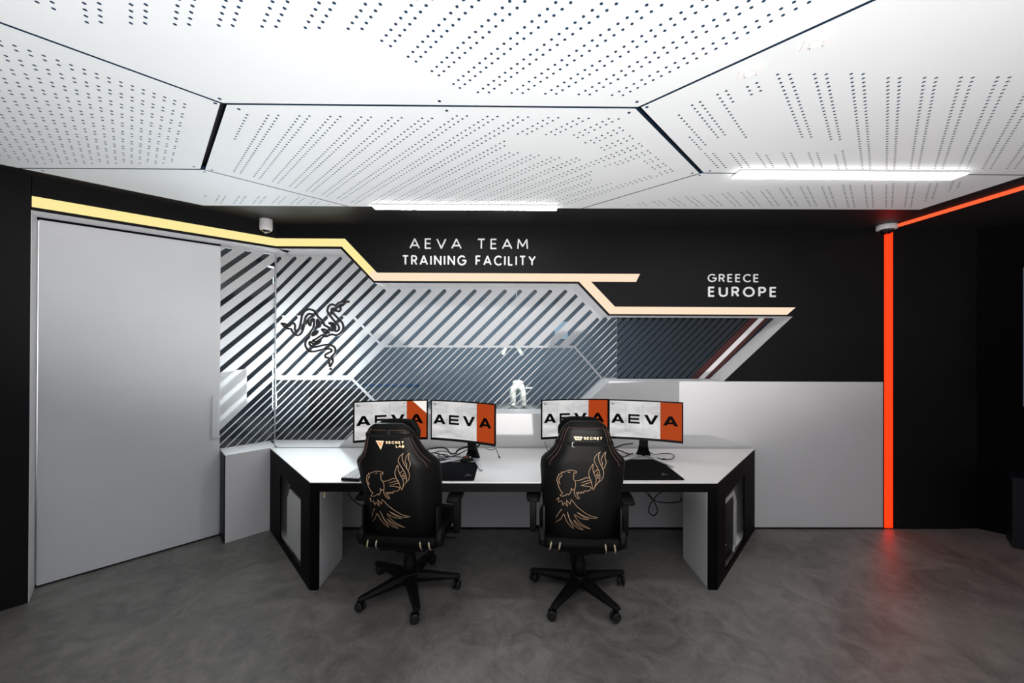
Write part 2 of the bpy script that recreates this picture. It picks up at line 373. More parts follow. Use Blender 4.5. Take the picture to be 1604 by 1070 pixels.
SNAKES=[[[-2.233,1.88],[-2.201,1.876],[-2.164,1.856],[-2.143,1.877],[-2.115,1.881],[-2.104,1.856],[-2.106,1.823],[-2.09,1.803],[-2.07,1.815],[-2.058,1.852],[-2.046,1.91],[-2.034,1.967],[-2.005,2.008],[-1.965,2.021],[-1.924,2.009],[-1.895,1.98],[-1.882,1.951],[-1.85,1.923],[-1.825,1.89],[-1.817,1.866],[-1.784,1.849],[-1.743,1.812],[-1.731,1.829],[-1.735,1.858],[-1.763,1.882],[-1.776,1.886]],[[-2.233,1.88],[-2.209,1.852],[-2.176,1.831],[-2.143,1.827],[-2.131,1.803],[-2.106,1.774],[-2.073,1.766],[-2.041,1.791],[-2.021,1.844],[-2.013,1.893],[-2.001,1.943],[-1.972,1.976],[-1.94,1.972],[-1.923,1.955],[-1.956,1.943],[-1.976,1.91],[-1.968,1.877],[-1.956,1.861],[-1.948,1.894],[-1.923,1.927],[-1.919,1.886],[-1.927,1.836],[-1.951,1.803],[-1.963,1.771],[-1.967,1.746],[-1.992,1.721],[-2.004,1.68],[-1.991,1.639],[-1.962,1.611],[-1.921,1.607],[-1.864,1.619],[-1.799,1.632],[-1.758,1.632],[-1.746,1.611],[-1.782,1.591],[-1.807,1.574],[-1.803,1.55],[-1.774,1.542],[-1.77,1.509],[-1.761,1.456]],[[-1.761,1.456],[-1.733,1.509],[-1.737,1.558],[-1.713,1.591],[-1.709,1.628],[-1.726,1.657],[-1.767,1.673],[-1.832,1.669],[-1.897,1.652],[-1.938,1.656],[-1.963,1.68],[-1.955,1.705],[-1.93,1.685],[-1.889,1.681],[-1.861,1.701],[-1.857,1.718],[-1.889,1.701],[-1.93,1.713],[-1.898,1.73],[-1.861,1.755],[-1.841,1.767],[-1.8,1.755],[-1.747,1.776],[-1.702,1.767],[-1.661,1.784],[-1.636,1.821],[-1.633,1.862],[-1.653,1.903],[-1.703,1.952],[-1.74,1.997],[-1.748,2.022],[-1.727,2.03],[-1.703,2.01],[-1.674,2.001],[-1.658,2.026],[-1.666,2.047],[-1.638,2.063],[-1.601,2.1]],[[-1.601,2.1],[-1.654,2.092],[-1.687,2.079],[-1.707,2.059],[-1.744,2.071],[-1.777,2.05],[-1.789,2.009],[-1.772,1.972],[-1.727,1.915],[-1.686,1.87],[-1.673,1.833],[-1.694,1.809],[-1.714,1.813],[-1.71,1.849],[-1.727,1.878],[-1.751,1.89],[-1.776,1.886]],[[-1.886,1.923],[-1.862,1.882],[-1.861,1.857],[-1.878,1.849],[-1.89,1.878],[-1.886,1.923]],[[-1.841,1.824],[-1.808,1.82],[-1.771,1.792],[-1.816,1.796],[-1.841,1.824]],[[-1.882,1.808],[-1.898,1.779],[-1.935,1.763],[-1.918,1.791],[-1.882,1.808]]]

# ================================================================== room shell
YB, YG, ZC = 3.453, 3.72, 2.77
XC = -2.137                                             # back-left corner of the front wall planes
def LP(s, d, z): return Vector((XC-(s+d)/S2, YB+(d-s)/S2, z))   # point on the angled left wall: s along it, d behind its face
mb = MB().box((0, 2.0, -.03), (14, 10, .06)); struct('floor', mb, 'concrete')
mb = MB().box((0, 2.0, ZC+.03), (14, 10, .06)); struct('ceiling', mb, 'black_ceil')

U = [(XC, 2.555), (-1.55, 2.555), (-1.247, 2.245), (.624, 2.245), (.905, 1.952), (2.616, 1.952), (1.975, 1.352)]
BU = U + [(3.451, 1.352), (3.451, 0), (4.318, 0), (4.318, ZC), (XC, ZC)]
WL = [(XC, 0), (3.449, 0), (3.449, 1.35), (.914, 1.35), (.60, 1.05), (-1.25, 1.05), (-1.56, .74), (XC, .74)]
mb = MB()
mb.prism([(x, YB, z) for x, z in BU], (0, .010, 0), 0)
mb.prism([(x, YB+.010, z) for x, z in BU], (0, YG-YB-.022, 0), 1)
mb.prism([(x, YB, z) for x, z in WL], (0, YG-YB-.012, 0), 1)
struct('wall_back', mb, ['black_wall', 'white'])
# fine joints between the black boards
mb = MB()
for x in (.62, 1.92, -.9):
    z0 = 2.34 if x < 1 else 2.04
    mb.box((x, YB-.0004, (z0+ZC)/2), (.002, .001, ZC-z0))
struct('trim_1', mb, 'trim_black')
mb = MB().box((1.0, YB-.004, .006), (6.3, .008, .012)); struct('baseboard_back', mb, 'trim_black')

SD = 1.386                                              # where the door opening ends on the left wall
mb = MB()
def slab(mb, s0, s1, d0, d1, z0, z1, mi=0):
    p = [LP(s, d, z) for z in (z0, z1) for s, d in ((s0, d0), (s1, d0), (s1, d1), (s0, d1))]
    mb.add(p, [(0, 1, 2, 3), (7, 6, 5, 4), (0, 4, 5, 1), (1, 5, 6, 2), (2, 6, 7, 3), (3, 7, 4, 0)], mi)
slab(mb, 0, SD, 0, .010, 2.555, ZC, 0)
slab(mb, -.12, SD, .010, .32, 2.555, ZC, 1)
slab(mb, SD+.004, 4.2, 0, .16, 0, ZC, 0)
slab(mb, SD+.004, 4.2, .16, .30, 0, ZC, 0)
slab(mb, SD, SD+.004, .004, .30, 0, 2.555, 1)
struct('wall_left', mb, ['black_wall', 'white'])
mb = MB(); slab(mb, -.02, .363, 0, .292, .0, .74, 0); slab(mb, .363, .372, .0, .19, 0, .738, 1)
mb.prism([(XC+.002, YB, 0), (-2.306, YG-.014, 0), (XC+.002, YG-.014, 0)], (0, 0, .74), 0)
struct('trim_2', mb, ['white', 'trim_black'])
mb = MB(); mb.box((0, 0, 0), (3.6, .1, ZC)); mb.map(lambda p: (4.318+1.28+(p.x+p.y)/S2, YB-1.2+(-p.x+p.y)/S2, p.z+ZC/2))
struct('wall_right', mb, 'black_wall_dim')
# sliding door
mb = MB(); slab(mb, .376, SD-.008, .200, .240, .012, 2.540)
door = struct('door_1', mb, 'door_white', bevel=.002)
mb = MB(); slab(mb, .385, .432, .172, .1995, .868, 1.232); mb.obj('door_handle', 'door_white', door, bevel=.003)
mb = MB(); slab(mb, .36, SD, .205, .235, 0, .011); struct('trim_3', mb, 'trim_black')
mb = MB(); slab(mb, .376, SD, .195, .245, 2.5415, 2.5549); struct('trim_4', mb, 'gap')

# ------------------------------------------------------------------ glass with white striped film
P_ST = .149
def slots(region, border, q0, period, clear, top_round=True):
    """clear slanted slots inside a convex region; slot lines satisfy x - z = q"""
    R = inset(region, border)
    if not R: return []
    qs = [p[0]-p[1] for p in R]; out = []
    k = math.floor((min(qs)-q0)/period)-1
    while q0+k*period < max(qs)+period:
        c = q0+k*period; k += 1
        pl = clip(clip(R, 1, -1, c+clear/2), -1, 1, -(c-clear/2))
        if len(pl) < 3 or abs(area(pl)) < .0006: continue
        if area(pl) < 0: pl = pl[::-1]
        if top_round:
            zt = max(p[1] for p in pl); ids = [i for i, p in enumerate(pl) if abs(p[1]-zt) < 1e-6]
            w = clear/S2
            if len(ids) == 2:
                i = ids[0] if (ids[0]+1) % len(pl) == ids[1] else ids[1]; j = (i+1) % len(pl)
                if pl[i][0]-pl[j][0] > clear*.9:
                    r = w/2; cz = zt-r; cx = c+cz
                    arcp = [(cx+r*math.cos(math.radians(a)), cz+r*math.sin(math.radians(a))) for a in range(-45, 136, 20)]
                    pl = [p for n_, p in enumerate(pl) if n_ not in (i, j)]
                    pos = i if i < j else 0
                    pl = pl[:pos]+arcp+pl[pos:] if i < j else pl+arcp
        out.append(pl)
    return out
def film(name, region, border, q0, period, clear, to3, parent, th=.0016, rnd=True):
    rg = region if area(region) > 0 else region[::-1]
    loops = [rg]+slots(rg, border, q0, period, clear, rnd)
    vs, fs = fill_loops(loops, th)
    b = MB(); b.add([to3(p.x, p.y, p.z) for p in vs], fs)
    return b.obj(name, 'film', parent)
gb = MB().box((.20, YG+.006, 1.65), (5.06, .010, 1.86))
win1 = struct('window_1', gb, 'glass')
b3 = lambda x, z, t: Vector((x, YG-.004+t, z))
Q0, QT = -2.85, -1.137
A1 = [(-2.30, 1.96), (-1.55, 1.96), (-1.24, 2.27), (-1.545, 2.575), (-2.30, 2.575)]
A2 = [(-2.30, 1.35), (-1.56, 1.35), (-1.25, 1.66), (-1.55, 1.96), (-2.30, 1.96)]
# slots run through A1 and A2 as one field: border only on outer edges
film('film', A1, [.0008, .011, .03, .035, .003], Q0, P_ST, .052, b3, win1)
film('film', A2, [.022, .014, .011, .0008, .003], Q0, P_ST, .052, b3, win1)
Bp = [(-1.25, 1.66), (.645, 1.66), (.935, 1.96), (.645, 2.27), (-1.24, 2.27), (-1.55, 1.96)]
film('film', Bp, [.012, .012, .055, .045, .012, .011], Q0, P_ST, .053, b3, win1)
Cp = [(-1.25, 1.045), (.60, 1.045), (.915, 1.35), (.645, 1.66), (-1.25, 1.66), (-1.56, 1.35)]
film('film', Cp, [.004, .010, .010, .010, .012, .012], QT, P_ST/2, P_ST/2-.0145, b3, win1, rnd=False)
Dp = [(-2.30, .735), (-1.56, .735), (-1.25, 1.045), (-1.56, 1.35), (-2.30, 1.35)]
film('film', Dp, [.004, .004, .012, .022, .003], QT, P_ST/2, P_ST/2-.0145, b3, win1, rnd=False)
Ep = [(.915, 1.352), (1.86, 1.352), (2.47, 1.962), (.935, 1.962), (.645, 1.66)]
El, Er = clip(Ep, 1, 0, 1.06), clip(Ep, -1, 0, -1.0605)
ed = lambda R, d: [.0009 if abs(R[i][0]-1.06) < .002 and abs(R[(i+1) % len(R)][0]-1.06) < .002 else d for i in range(len(R))]
film('film', El, ed(El, .007), QT, P_ST/2, P_ST/2-.0125, b3, win1)
film('film', Er, ed(Er, .006), QT, P_ST/2, P_ST/2-.0125, b3, win1).data.materials[0] = M['unlit_film']  # missing backlight on the right part is put into the film colour
# orange reflection painted as dark red slanted bands, and a white bar, at the glass's right end
def slant(name, m, q0, q1, z0=1.352, z1=1.962, dy=0):
    b = MB(); b.prism([(q0+z0, YG-.0065+dy, z0), (q1+z0, YG-.0065+dy, z0), (q1+z1, YG-.0065+dy, z1), (q0+z1, YG-.0065+dy, z1)], (0, .003, 0)); return b.obj(name, m, win1)
slant('red_reflection', 'maroon', .435, .515)
slant('white_bar', 'white', .515, .575, dy=-.001)
slant('red_reflection', 'maroon', .575, .622)
# angled glass on the left
gb = MB(); slab(gb, -.085, .98, .304, .314, .735, 2.58); win2 = struct('window_2', gb, 'glass')
l3 = lambda x, z, t: LP(-x, .3005+t, z)
F1 = [(-.98, .30), (.074, 1.354), (.074, 2.575), (-.98, 2.575)]
F1 = clip(F1, 0, -1, -.735)
film('film', F1, .004, -1.955, P_ST, .056, l3, win2)
F2 = clip([(-.60, .68), (.074, .68), (.074, 1.354)], 0, -1, -.735)
film('film', F2, .003, -1.28-.0372, P_ST/2, P_ST/2-.0135, l3, win2)
bq = MB(); bq.prism([LP(s, .296, z) for s, z in ((.60, .745), (.50, .76), (.162, 1.11), (.162, 1.45), (.60, 1.38))], LP(0, .003, 0)-LP(0, 0, 0)); bq.obj('door_reflection', 'film', win2)  # reflection of the door in the glass, built as a flat white sheet
mb = MB().tube([(-2.296, YG-.012, .735), (-2.296, YG-.012, 2.575)], .007, 8); mb.obj('corner_seal', 'silver', win2)

# ------------------------------------------------------------------ room behind the glass
struct('wall_far', MB().box((-.5, 6.75, 1.4), (11, .1, 2.8)), 'room_wall')
struct('wall_far_left', MB().box((-5.2, 5.3, 1.4), (.1, 3.0, 2.8)), 'room_wall')
struct('wall_far_right', MB().box((4.6, 5.3, 1.4), (.1, 3.0, 2.8)), 'room_wall')
t = thing('counter', 'long dark counter in the room behind the striped glass', 'counter', (.3, 4.55, 0))
MB().box((0, 0, .44), (4.4, .5, .88)).obj('body', 'room_dark', t)
MB().box((0, -.01, .911), (4.46, .56, .06)).obj('worktop', 'room_dark', t, bevel=.004)
t = thing('armchair', 'dark armchair in the back room seen through the lower left glass', 'armchair', (-2.55, 5.3, 0))
MB().box((0, 0, .25), (.85, .8, .3)).obj('seat', 'room_dark', t, bevel=.04)
MB().box((0, .36, .62), (.85, .16, .75)).obj('backrest', 'room_dark', t, bevel=.05)
for sx in (-1, 1):
    MB().box((sx*.44, 0, .35), (.13, .8, .5)).obj('armrest', 'room_dark', t, bevel=.04)
    for sy in (-.3, .3): MB().lathe([(.02, 0), (.025, .1)], (sx*.36, sy, 0), 8).obj('leg', 'room_dark', t)
t = thing('blue_light_strip', 'thin blue light line on the far wall behind the lower left glass', 'light', (-2.1, 6.69, .935))
MB().box((0, 0, 0), (.95, .012, .02)).obj('diffuser', 'led_blue', t); MB().box((0, .006, 0), (.98, .008, .032)).obj('channel', 'trim_black', t)
t = thing('wall_panel', 'pale blank panel on the far wall above the counter at right', 'panel', (.92, 6.68, 1.92))
MB().box((0, 0, 0), (.22, .02, .30)).obj('board', 'room_pale', t); MB().box((0, .012, 0), (.24, .012, .32)).obj('frame', 'silver', t)
for a, b, lab in (((-.035, 5.0, 1.672), (-.09, 4.97, 1.545), 'small bright white spotlight tilted left behind the striped glass'),
                  ((.09, 5.0, 1.68), (.168, 4.97, 1.54), 'small bright white spotlight tilted right behind the striped glass')):
    t = thing('track_spotlight', lab, 'spotlight', a, 0, 'spotlights behind the glass')
    MB().tube([a, b], .022, 12).obj('head', 'spot_white', t, shift=a)
    MB().tube([(a[0], 5.03, a[2]+.01), (a[0], 5.03, ZC)], .004, 6).obj('stem', 'silver', t, shift=a)
    MB().box((a[0], 5.015, a[2]), (.02, .04, .02)).obj('joint', 'silver', t, shift=a)
# bright white standing figure (hips and legs) on the counter
fx, fy, fz = .10, 4.42, .941
t = thing('figure', 'bright white figure of standing legs on the counter behind the striped glass', 'statue', (fx, fy, fz))
me = bpy.data.meshes.new('legs')
pv = [(0, 0, .305), (0, 0, .255), (-.05, 0, .235), (-.062, -.005, .13), (-.055, 0, .03), (-.062, -.035, .018), (.048, 0, .235), (.058, -.005, .13), (.066, 0, .03), (.078, -.035, .018), (-.07, 0, .29), (.07, 0, .29)]
pe = [(0, 1), (1, 2), (2, 3), (3, 4), (4, 5), (1, 6), (6, 7), (7, 8), (8, 9), (0, 10), (0, 11)]
me.from_pydata(pv, pe, []); o = bpy.data.objects.new('legs', me); C.objects.link(o); o.parent = t; me.materials.append(M['figure'])
md = o.modifiers.new('skin', 'SKIN'); md.use_smooth_shade = True
for i, r in enumerate([.05, .055, .052, .042, .032, .02, .052, .042, .032, .02, .035, .035]): me.skin_vertices[0].data[i].radius = (r*1.2, r*.95)
me.skin_vertices[0].data[0].use_root = True
sb = o.modifiers.new('sub', 'SUBSURF'); sb.levels = 1; sb.render_levels = 2
MB().box((0, 0, .0035), (.24, .13, .006)).obj('base', 'room_dark', t)
MB().tube([(.09, 0, .225), (.178, 0, .228)], .008, 8).obj('bar', 'figure', t)

# ------------------------------------------------------------------ LED lines
def led_piece(b, quad, mi): b.prism([(x, YB, z) for x, z in quad], (0, -.006, 0), mi)
root = thing('led_strip', 'straight yellow glowing line above the white door on the angled wall', 'light strip', LP(SD/2, -.003, 2.61))
b = MB()
p = [LP(0, 0, 2.575), LP(SD, 0, 2.575), LP(SD, 0, 2.645), LP(0, 0, 2.645)]
nl = Vector((1, -1, 0))/S2*.006
b.prism(p, nl)
b.obj('diffuser', 'led_yellow', root, shift=root.location)
root = thing('led_strip', 'yellow to peach glowing line stepping down and forking across the back wall', 'light strip', (0, YB, 2.3))
b = MB(); led_piece(b, [(XC, 2.575), (-1.537, 2.575), (-1.508, 2.645), (XC, 2.645)], 0); b.obj('upper_run', 'led_yellow', root, shift=root.location)
b = MB(); led_piece(b, [(-1.537, 2.575), (-1.29, 2.315), (-1.242, 2.365), (-1.508, 2.645)], 0); b.obj('slanted_run', 'led_yellow', root, shift=root.location)
b = MB(); led_piece(b, [(-1.29, 2.315), (-1.24, 2.263), (.636, 2.263), (.700, 2.263), (1.16, 2.263), (1.195, 2.336), (-1.215, 2.336), (-1.242, 2.365)], 0); b.obj('middle_run', 'led_peach', root, shift=root.location)
b = MB(); led_piece(b, [(.636, 2.263), (.918, 1.967), (.966, 2.034), (.745, 2.263)], 0); b.obj('slanted_run', 'led_peach', root, shift=root.location)
b = MB(); led_piece(b, [(.918, 1.967), (2.553, 1.967), (2.630, 2.034), (.966, 2.034)], 0); b.obj('lower_run', 'led_peach', root, shift=root.location)
t = thing('orange_light_strip', 'tall orange glowing strip standing from floor to ceiling in the right corner', 'light strip', (3.49, YB, 0))
MB().box((0, -.004, ZC/2), (.076, .008, ZC-.002)).obj('diffuser', 'led_orange', t)
MB().box((-.042, -.003, ZC/2), (.006, .006, ZC-.002)).obj('channel', 'trim_black', t)
t = thing('orange_ceiling_strip', 'orange glowing line on the ceiling running forward from the right corner', 'light strip', (3.49, 2.0, ZC))
MB().box((0, 0, -.004), (.07, 2.88, .008)).obj('diffuser', 'led_orange_soft', t)

# ------------------------------------------------------------------ raised lettering on the black wall
def sign(words, x0, x1, z0, z1, w, label, ws=1.0):
    loc = Vector(((x0+x1)/2, YB, (z0+z1)/2)); root = thing('sign_lettering', label, 'sign', loc)
    for ch, quads in text_glyphs(words, x0, x1, z1-z0, w, ws):
        b = MB()
        for i, q in enumerate(quads): b.prism([(v.x, YB-.001-.00002*i, z0+v.y) for v in q], (0, -.009, 0))
        b.obj('letter', 'sign_white', root, shift=loc, fix=True)
sign('AEVA TEAM', -.918, .166, 2.556, 2.652, .0125, 'white raised lettering AEVA TEAM on the black wall, top line')
sign('TRAINING FACILITY', -.985, .238, 2.406, 2.497, .0135, 'white raised lettering TRAINING FACILITY above the peach light line', .80)
sign('GREECE', 1.818, 2.288, 2.264, 2.338, .0105, 'smaller white raised lettering GREECE on the right of the black wall')
sign('EUROPE', 1.822, 2.453, 2.128, 2.222, .0155, 'larger bold white raised lettering EUROPE on the right of the black wall')

# three-snake emblem on the glass
loc = Vector((-1.95, YG-.012, 1.66))
t = thing('wall_emblem', 'dark outlined emblem of three entwined snakes on the white striped glass', 'emblem', loc)
b = MB()
for l in SNAKES:
    cl = math.dist(l[0], l[-1]) < 1e-4
    pts = smooth_path([(x, 0, z) for x, z in (l[:-1] if cl else l)], 4, cl)
    b.tube([(q.x, YG-.012, q.z) for q in pts], .0108, 6, closed=cl)
for x, z in ((-2.232, 1.879), (-1.585, 2.098), (-1.754, 1.436)): b.lathe([(.002, -.008), (.013, -.006), (.013, .006), (.002, .008)], (x, YG-.012, z), 10, axis='Y')
b.obj('outline', 'snake', t, shift=loc)

# ------------------------------------------------------------------ ceiling panels
ZP = 2.72
V1, V2, V3, V4 = (-1.23, 1.62), (.553, 1.625), (1.145, 2.243), (-1.82, 2.238)
VL, VLB, VCL, VCR, VRB, VR = (-2.90, 2.238), (-2.30, 2.835), (-1.215, 2.835), (.545, 2.85), (3.11, 2.835), (3.12, 2.243)
V2e, V1e = (2.05, .14), (-2.71, .14)
def uv(x, y): return ((-x+y)/S2, (x+y)/S2)
def holes(region, fam, c0, gaps=()):
    R = region if area(region) > 0 else region[::-1]; pts = []
    us = [uv(*p) for p in R]; ax, bx = (1, 0) if fam == 'v' else (0, 1)
    lo, hi = min(p[ax] for p in us), max(p[ax] for p in us); l2, h2 = min(p[bx] for p in us), max(p[bx] for p in us)
    k = math.floor((lo-c0)/.0993)-1
    while c0+k*.0993 < hi:
        for dd in (0, .0318):
            c = c0+k*.0993+dd
            t_ = math.floor(l2/.0318)*.0318
            while t_ < h2:
                u, v = (t_, c) if fam == 'v' else (c, t_)
                x, y = (v-u)/S2, (u+v)/S2
                if in_poly((x, y), R) and not any(in_poly((x, y), g) for g in gaps): pts.append((x, y))
                t_ += .0318
        k += 1
    return pts
def panel(poly, ins, region, fam, c0, label, gaps=(), screws=()):
    P = inset(poly, ins); cx = sum(p[0] for p in P)/len(P); cy = sum(p[1] for p in P)/len(P)
    b = MB(); b.prism([(x, y, ZP) for x, y in P], (0, 0, .022), 0, 1)
    def dot(x, y, r, n=8): b.add([(x+r*math.cos(2*math.pi*i/n), y+r*math.sin(2*math.pi*i/n), ZP-.0004) for i in range(n)], [tuple(reversed(range(n)))], 1)
    for x, y in holes(region, fam, c0, gaps): dot(x, y, .0056)
    for x, y in screws: dot(x, y, .0075)
    loc = Vector((cx, cy, ZP)); b.v = [p-loc for p in b.v]
    o = b.obj('ceiling_panel', ['ceil_white', 'hole'], None, fix=False); o.location = loc
    return tag(o, label, 'ceiling panel', 'white ceiling panels')
panel([V1, V1e, (-2.71, -1.2), (2.05, -1.2), V2e, V2], [.006]*6, [(-2.0, .6), (-1.375, 1.228), (-.49, 1.228), (-.16, 1.55), (.46, 1.55), (1.41, .6)], 'v', -.103,
      'large white perforated ceiling panel nearest the camera', screws=[(-1.22, 1.585), (-.3, 1.59), (.535, 1.585)])
panel([V1, V4, VL, (-5.0, .14), V1e], [.011, .006, .004, .004, .006], [(-1.375, 1.637), (-1.92, 2.18), (-2.75, 2.18), (-3.45, 1.48), (-2.14, .87)], 'u', 2.136,
      'white ceiling panel at left with dense rows of holes', screws=[(-1.262, 1.615), (-1.845, 2.205)])
panel([V1, V2, V3, VCR, VCL, V4], [.006, .011, .005, .002, .005, .011], inset([V1, V2, V3, VCR, VCL, V4], [.07, .10, .10, .02, .08, .08]), 'v', .431,
      'six-sided white ceiling panel in the middle, over the desk', gaps=[[(-.05, 1.83), (.3, 1.86), (.5, 2.0), (.42, 2.08), (.0, 2.0)], [(.48, 2.2), (.75, 2.1), (.9, 2.25), (.55, 2.45)]],
      screws=[(-1.19, 1.655), (-.28, 1.655), (.525, 1.66), (-1.77, 2.245), (1.09, 2.245)])
panel([V2, V2e, (3.12, .14), VR, V3], [.006, .004, .004, .005, .011], [(.78, 1.56), (1.0, 1.41), (3.03, 1.41), (3.03, 2.18), (1.2, 2.18), (.72, 1.68)], 'u', .056,
      'white ceiling panel at right with wide double rows of holes', gaps=[[(1.05, 1.85), (1.75, 1.87), (1.75, 2.0), (1.0, 2.0)], [(.95, 1.6), (1.02, 1.52), (1.5, 1.95), (1.35, 2.02)]],
      screws=[(.59, 1.62), (1.18, 2.215)])
panel([V4, VCL, VLB, VL], [.005, .002, .004, .005], [(-2.15, 2.63), (-1.5, 2.63), (-1.3, 2.8), (-2.15, 2.8)], 'v', .431,
      'narrow white ceiling panel at back left, beside the door wall', screws=[(-1.835, 2.27), (-2.8, 2.27)])
panel([V3, VR, VRB, VCR], [.005, .004, .002, .005], [(1.2, 2.6), (1.9, 2.42), (2.9, 2.33), (3.0, 2.79), (.8, 2.79)], 'u', .056,
      'white ceiling panel at back right, running to the orange corner', screws=[(1.15, 2.275)])
# ------------------------------------------------------------------ ceiling fittings
for x0, x1, y0, y1, lab in ((-1.02, .355, 2.775, 2.855, 'white slim linear ceiling light at the back edge above the desk'), (1.345, 2.70, 2.19, 2.285, 'white slim linear ceiling light on the right between two panels')):
    loc = ((x0+x1)/2, (y0+y1)/2, ZP)
    t = thing('linear_light', lab, 'ceiling light', loc, 0, 'linear ceiling lights')
    w, d = x1-x0, y1-y0
    MB().box((0, 0, -.006), (w, d, .0116)).obj('housing', 'fixture', t, bevel=.003)
    MB().box((0, 0, -.014), (w-.008, d-.008, .005)).obj('diffuser', M['lin_led'], t)
for x, y, lab in ((1.035, 1.262, 'square white ceiling fitting nearer the camera on the right panel'), (.90, 1.402, 'square white ceiling fitting nearer the middle panel on the right')):
    t = thing('ceiling_fitting', lab, 'ceiling fitting', (x, y, ZP), math.radians(-22), 'square ceiling fittings')
    MB().box((0, 0, -.003), (.085, .05, .0055)).obj('plate', 'fixture', t, bevel=.001)
    bb = MB()
    for c, d in (((-.02, 0, -.008), (.008, .028, .006)), ((.02, 0, -.008), (.008, .028, .006)), ((0, .012, -.008), (.04, .006, .006))): bb.box(c, d)
    bb.obj('clip', 'fixture', t)
# security cameras
t = thing('security_camera', 'white bullet-shaped camera under the black ceiling in the left corner', 'security camera', (-2.13, 3.30, ZC))
MB().lathe([(.0, 0), (.048, 0), (.05, -.004), (.05, -.075), (.047, -.092), (.042, -.098), (.036, -.098), (.0, -.094)], (0, 0, 0), 28).obj('housing', 'cam_white', t)
MB().lathe([(.0, -.094), (.035, -.0985), (.033, -.108), (.02, -.113), (0, -.115)], (0, 0, 0), 20).obj('lens', 'lens', t)
MB().lathe([(.0, -.113), (.012, -.114), (.010, -.121), (0, -.123)], (0, -.004, 0), 14).obj('sensor', 'cam_white', t)
t = thing('security_camera', 'white dome camera with black lens under the ceiling by the orange strip', 'security camera', (3.385, 3.36, ZC))
MB().lathe([(.0, 0), (.07, 0), (.073, -.004), (.073, -.036), (.07, -.042), (.0, -.042)], (0, 0, 0), 32).obj('housing', 'cam_white', t)
MB().lathe([(.05, -.042)]+[(.05*math.cos(math.radians(a)), -.042-.044*math.sin(math.radians(a))) for a in range(10, 91, 10)], (0, 0, 0), 28).obj('dome', 'lens', t)
# dim things at the right edge
t = thing('wall_screen', 'pale rounded glowing pane at the far right edge on the black wall', 'screen', (0, 0, 0))
def RW(s, d, z): return Vector((4.318+(s-d)/S2, YB-(s+d)/S2, z))   # along the angled right wall, d in front
b = MB(); z0, z1, s0, s1, r = 1.166, 2.40, .245, .95, .05
rr = [(s0, z0), (s1, z0), (s1, z1)] + [(s0+r+r*math.cos(math.radians(a)), z1-r+r*math.sin(math.radians(a))) for a in range(90, 181, 15)]
b.prism([RW(s, .072, z) for s, z in rr], RW(0, .02, 0)-RW(0, 0, 0)); b.obj('pane', 'pale_glass', t)
t = thing('cabinet', 'low blue-black cabinet barely visible at the far right edge', 'cabinet', (0, 0, 0))
b = MB(); b.prism([RW(.155, .075, 0), RW(.9, .075, 0), RW(.9, .30, 0), RW(.155, .30, 0)], (0, 0, .57)); b.obj('body', 'dark_blue', t)
b = MB(); b.prism([RW(.148, .07, .57), RW(.905, .07, .57), RW(.905, .31, .57), RW(.148, .31, .57)], (0, 0, .02)); b.obj('top', 'dark_blue', t)

# ================================================================== desk
DA, DB, DC, DD = Vector((-1.362, 2.59, 0)), Vector((-2.165, 3.428, 0)), Vector((2.243, 3.428, 0)), Vector((1.437, 2.59, 0))
desk = thing('desk', 'wide white desk with black edges and slanted window-cut ends', 'desk', (0, 3.0, 0))
DS = desk.location.copy()
lift = lambda v, z: Vector((v.x, v.y, z))
b = MB(); b.prism([lift(v, .7345) for v in (DA, DD, DC, DB)], (0, 0, .0055)); b.obj('tabletop', 'desk_white', desk, shift=DS)
b = MB(); q = [lift(v, .708) for v in (DA, DD, DC, DB)]; b.prism(q, (0, 0, .0262)); b.obj('core', 'black_desk', desk, shift=DS)
b = MB(); b.box(((DA.x+DD.x)/2, 2.60, .691), (DD.x-DA.x-.01, .02, .033)); b.obj('apron', 'black_desk', desk, shift=DS)
def side(A, B, sgn, t0, t1, ztop):
    d = (B-A); L = d.length; d.normalize(); inn = Vector((sgn*d.y, -sgn*d.x, 0)) if sgn > 0 else Vector((-d.y, d.x, 0))
    vs, fs = fill_loops([[(0, 0), (L, 0), (L, .7345), (0, .7345)], [(t0, .05), (t0, ztop), (t1, ztop+.02), (t1, .05)]], .010)
    m = MB(); m.add([A+d*p.x+inn*(p.z+.0055)+Vector((0, 0, p.y)) for p in vs], fs)
    m.obj('end_frame', 'black_desk', desk, shift=DS)
    return d, inn, L
dl, il, Ll = side(DA, DB, 1, .215, .80, .575)
dr, ir, Lr = side(DD, DC, -1, .20, .78, .575)
for x, nm in ((-1.3345, 1), (1.4065, -1)):
    MB().box((x, 2.604, .354), (.052, .024, .708)).obj('post', 'black_desk', desk, shift=DS)
for x in (-1.318, 1.387):
    MB().box((x, 2.795, .352), (.018, .36, .70)).obj('inner_panel', 'white', desk, shift=DS)
for (p0, p1, sg, A, B) in (((-1.327, 2.975), (-2.10, 3.40), 1, DA, DB), ((1.396, 2.975), (2.18, 3.40), -1, DD, DC)):
    m = MB(); m.prism([(p0[0], p0[1], .0), (p1[0], p1[1], .0), (p1[0], p1[1]+.016, .0), (p0[0], p0[1]+.016, .0)], (0, 0, .70)); m.obj('back_panel', 'liner', desk, shift=DS)
    s_ = .045
    m = MB(); m.prism([(A.x+s_*sg, A.y+.05, .022), (p0[0], p0[1], .022), (p1[0], p1[1]-.01, .022), (B.x+.05*sg, B.y-.03, .022)], (0, 0, .016)); m.obj('compartment_floor', 'liner', desk, shift=DS)
m = MB().box((-1.275, 2.618, .652), (.008, .012, .055)); m.obj('bracket', 'stripe_cream', desk, shift=DS)

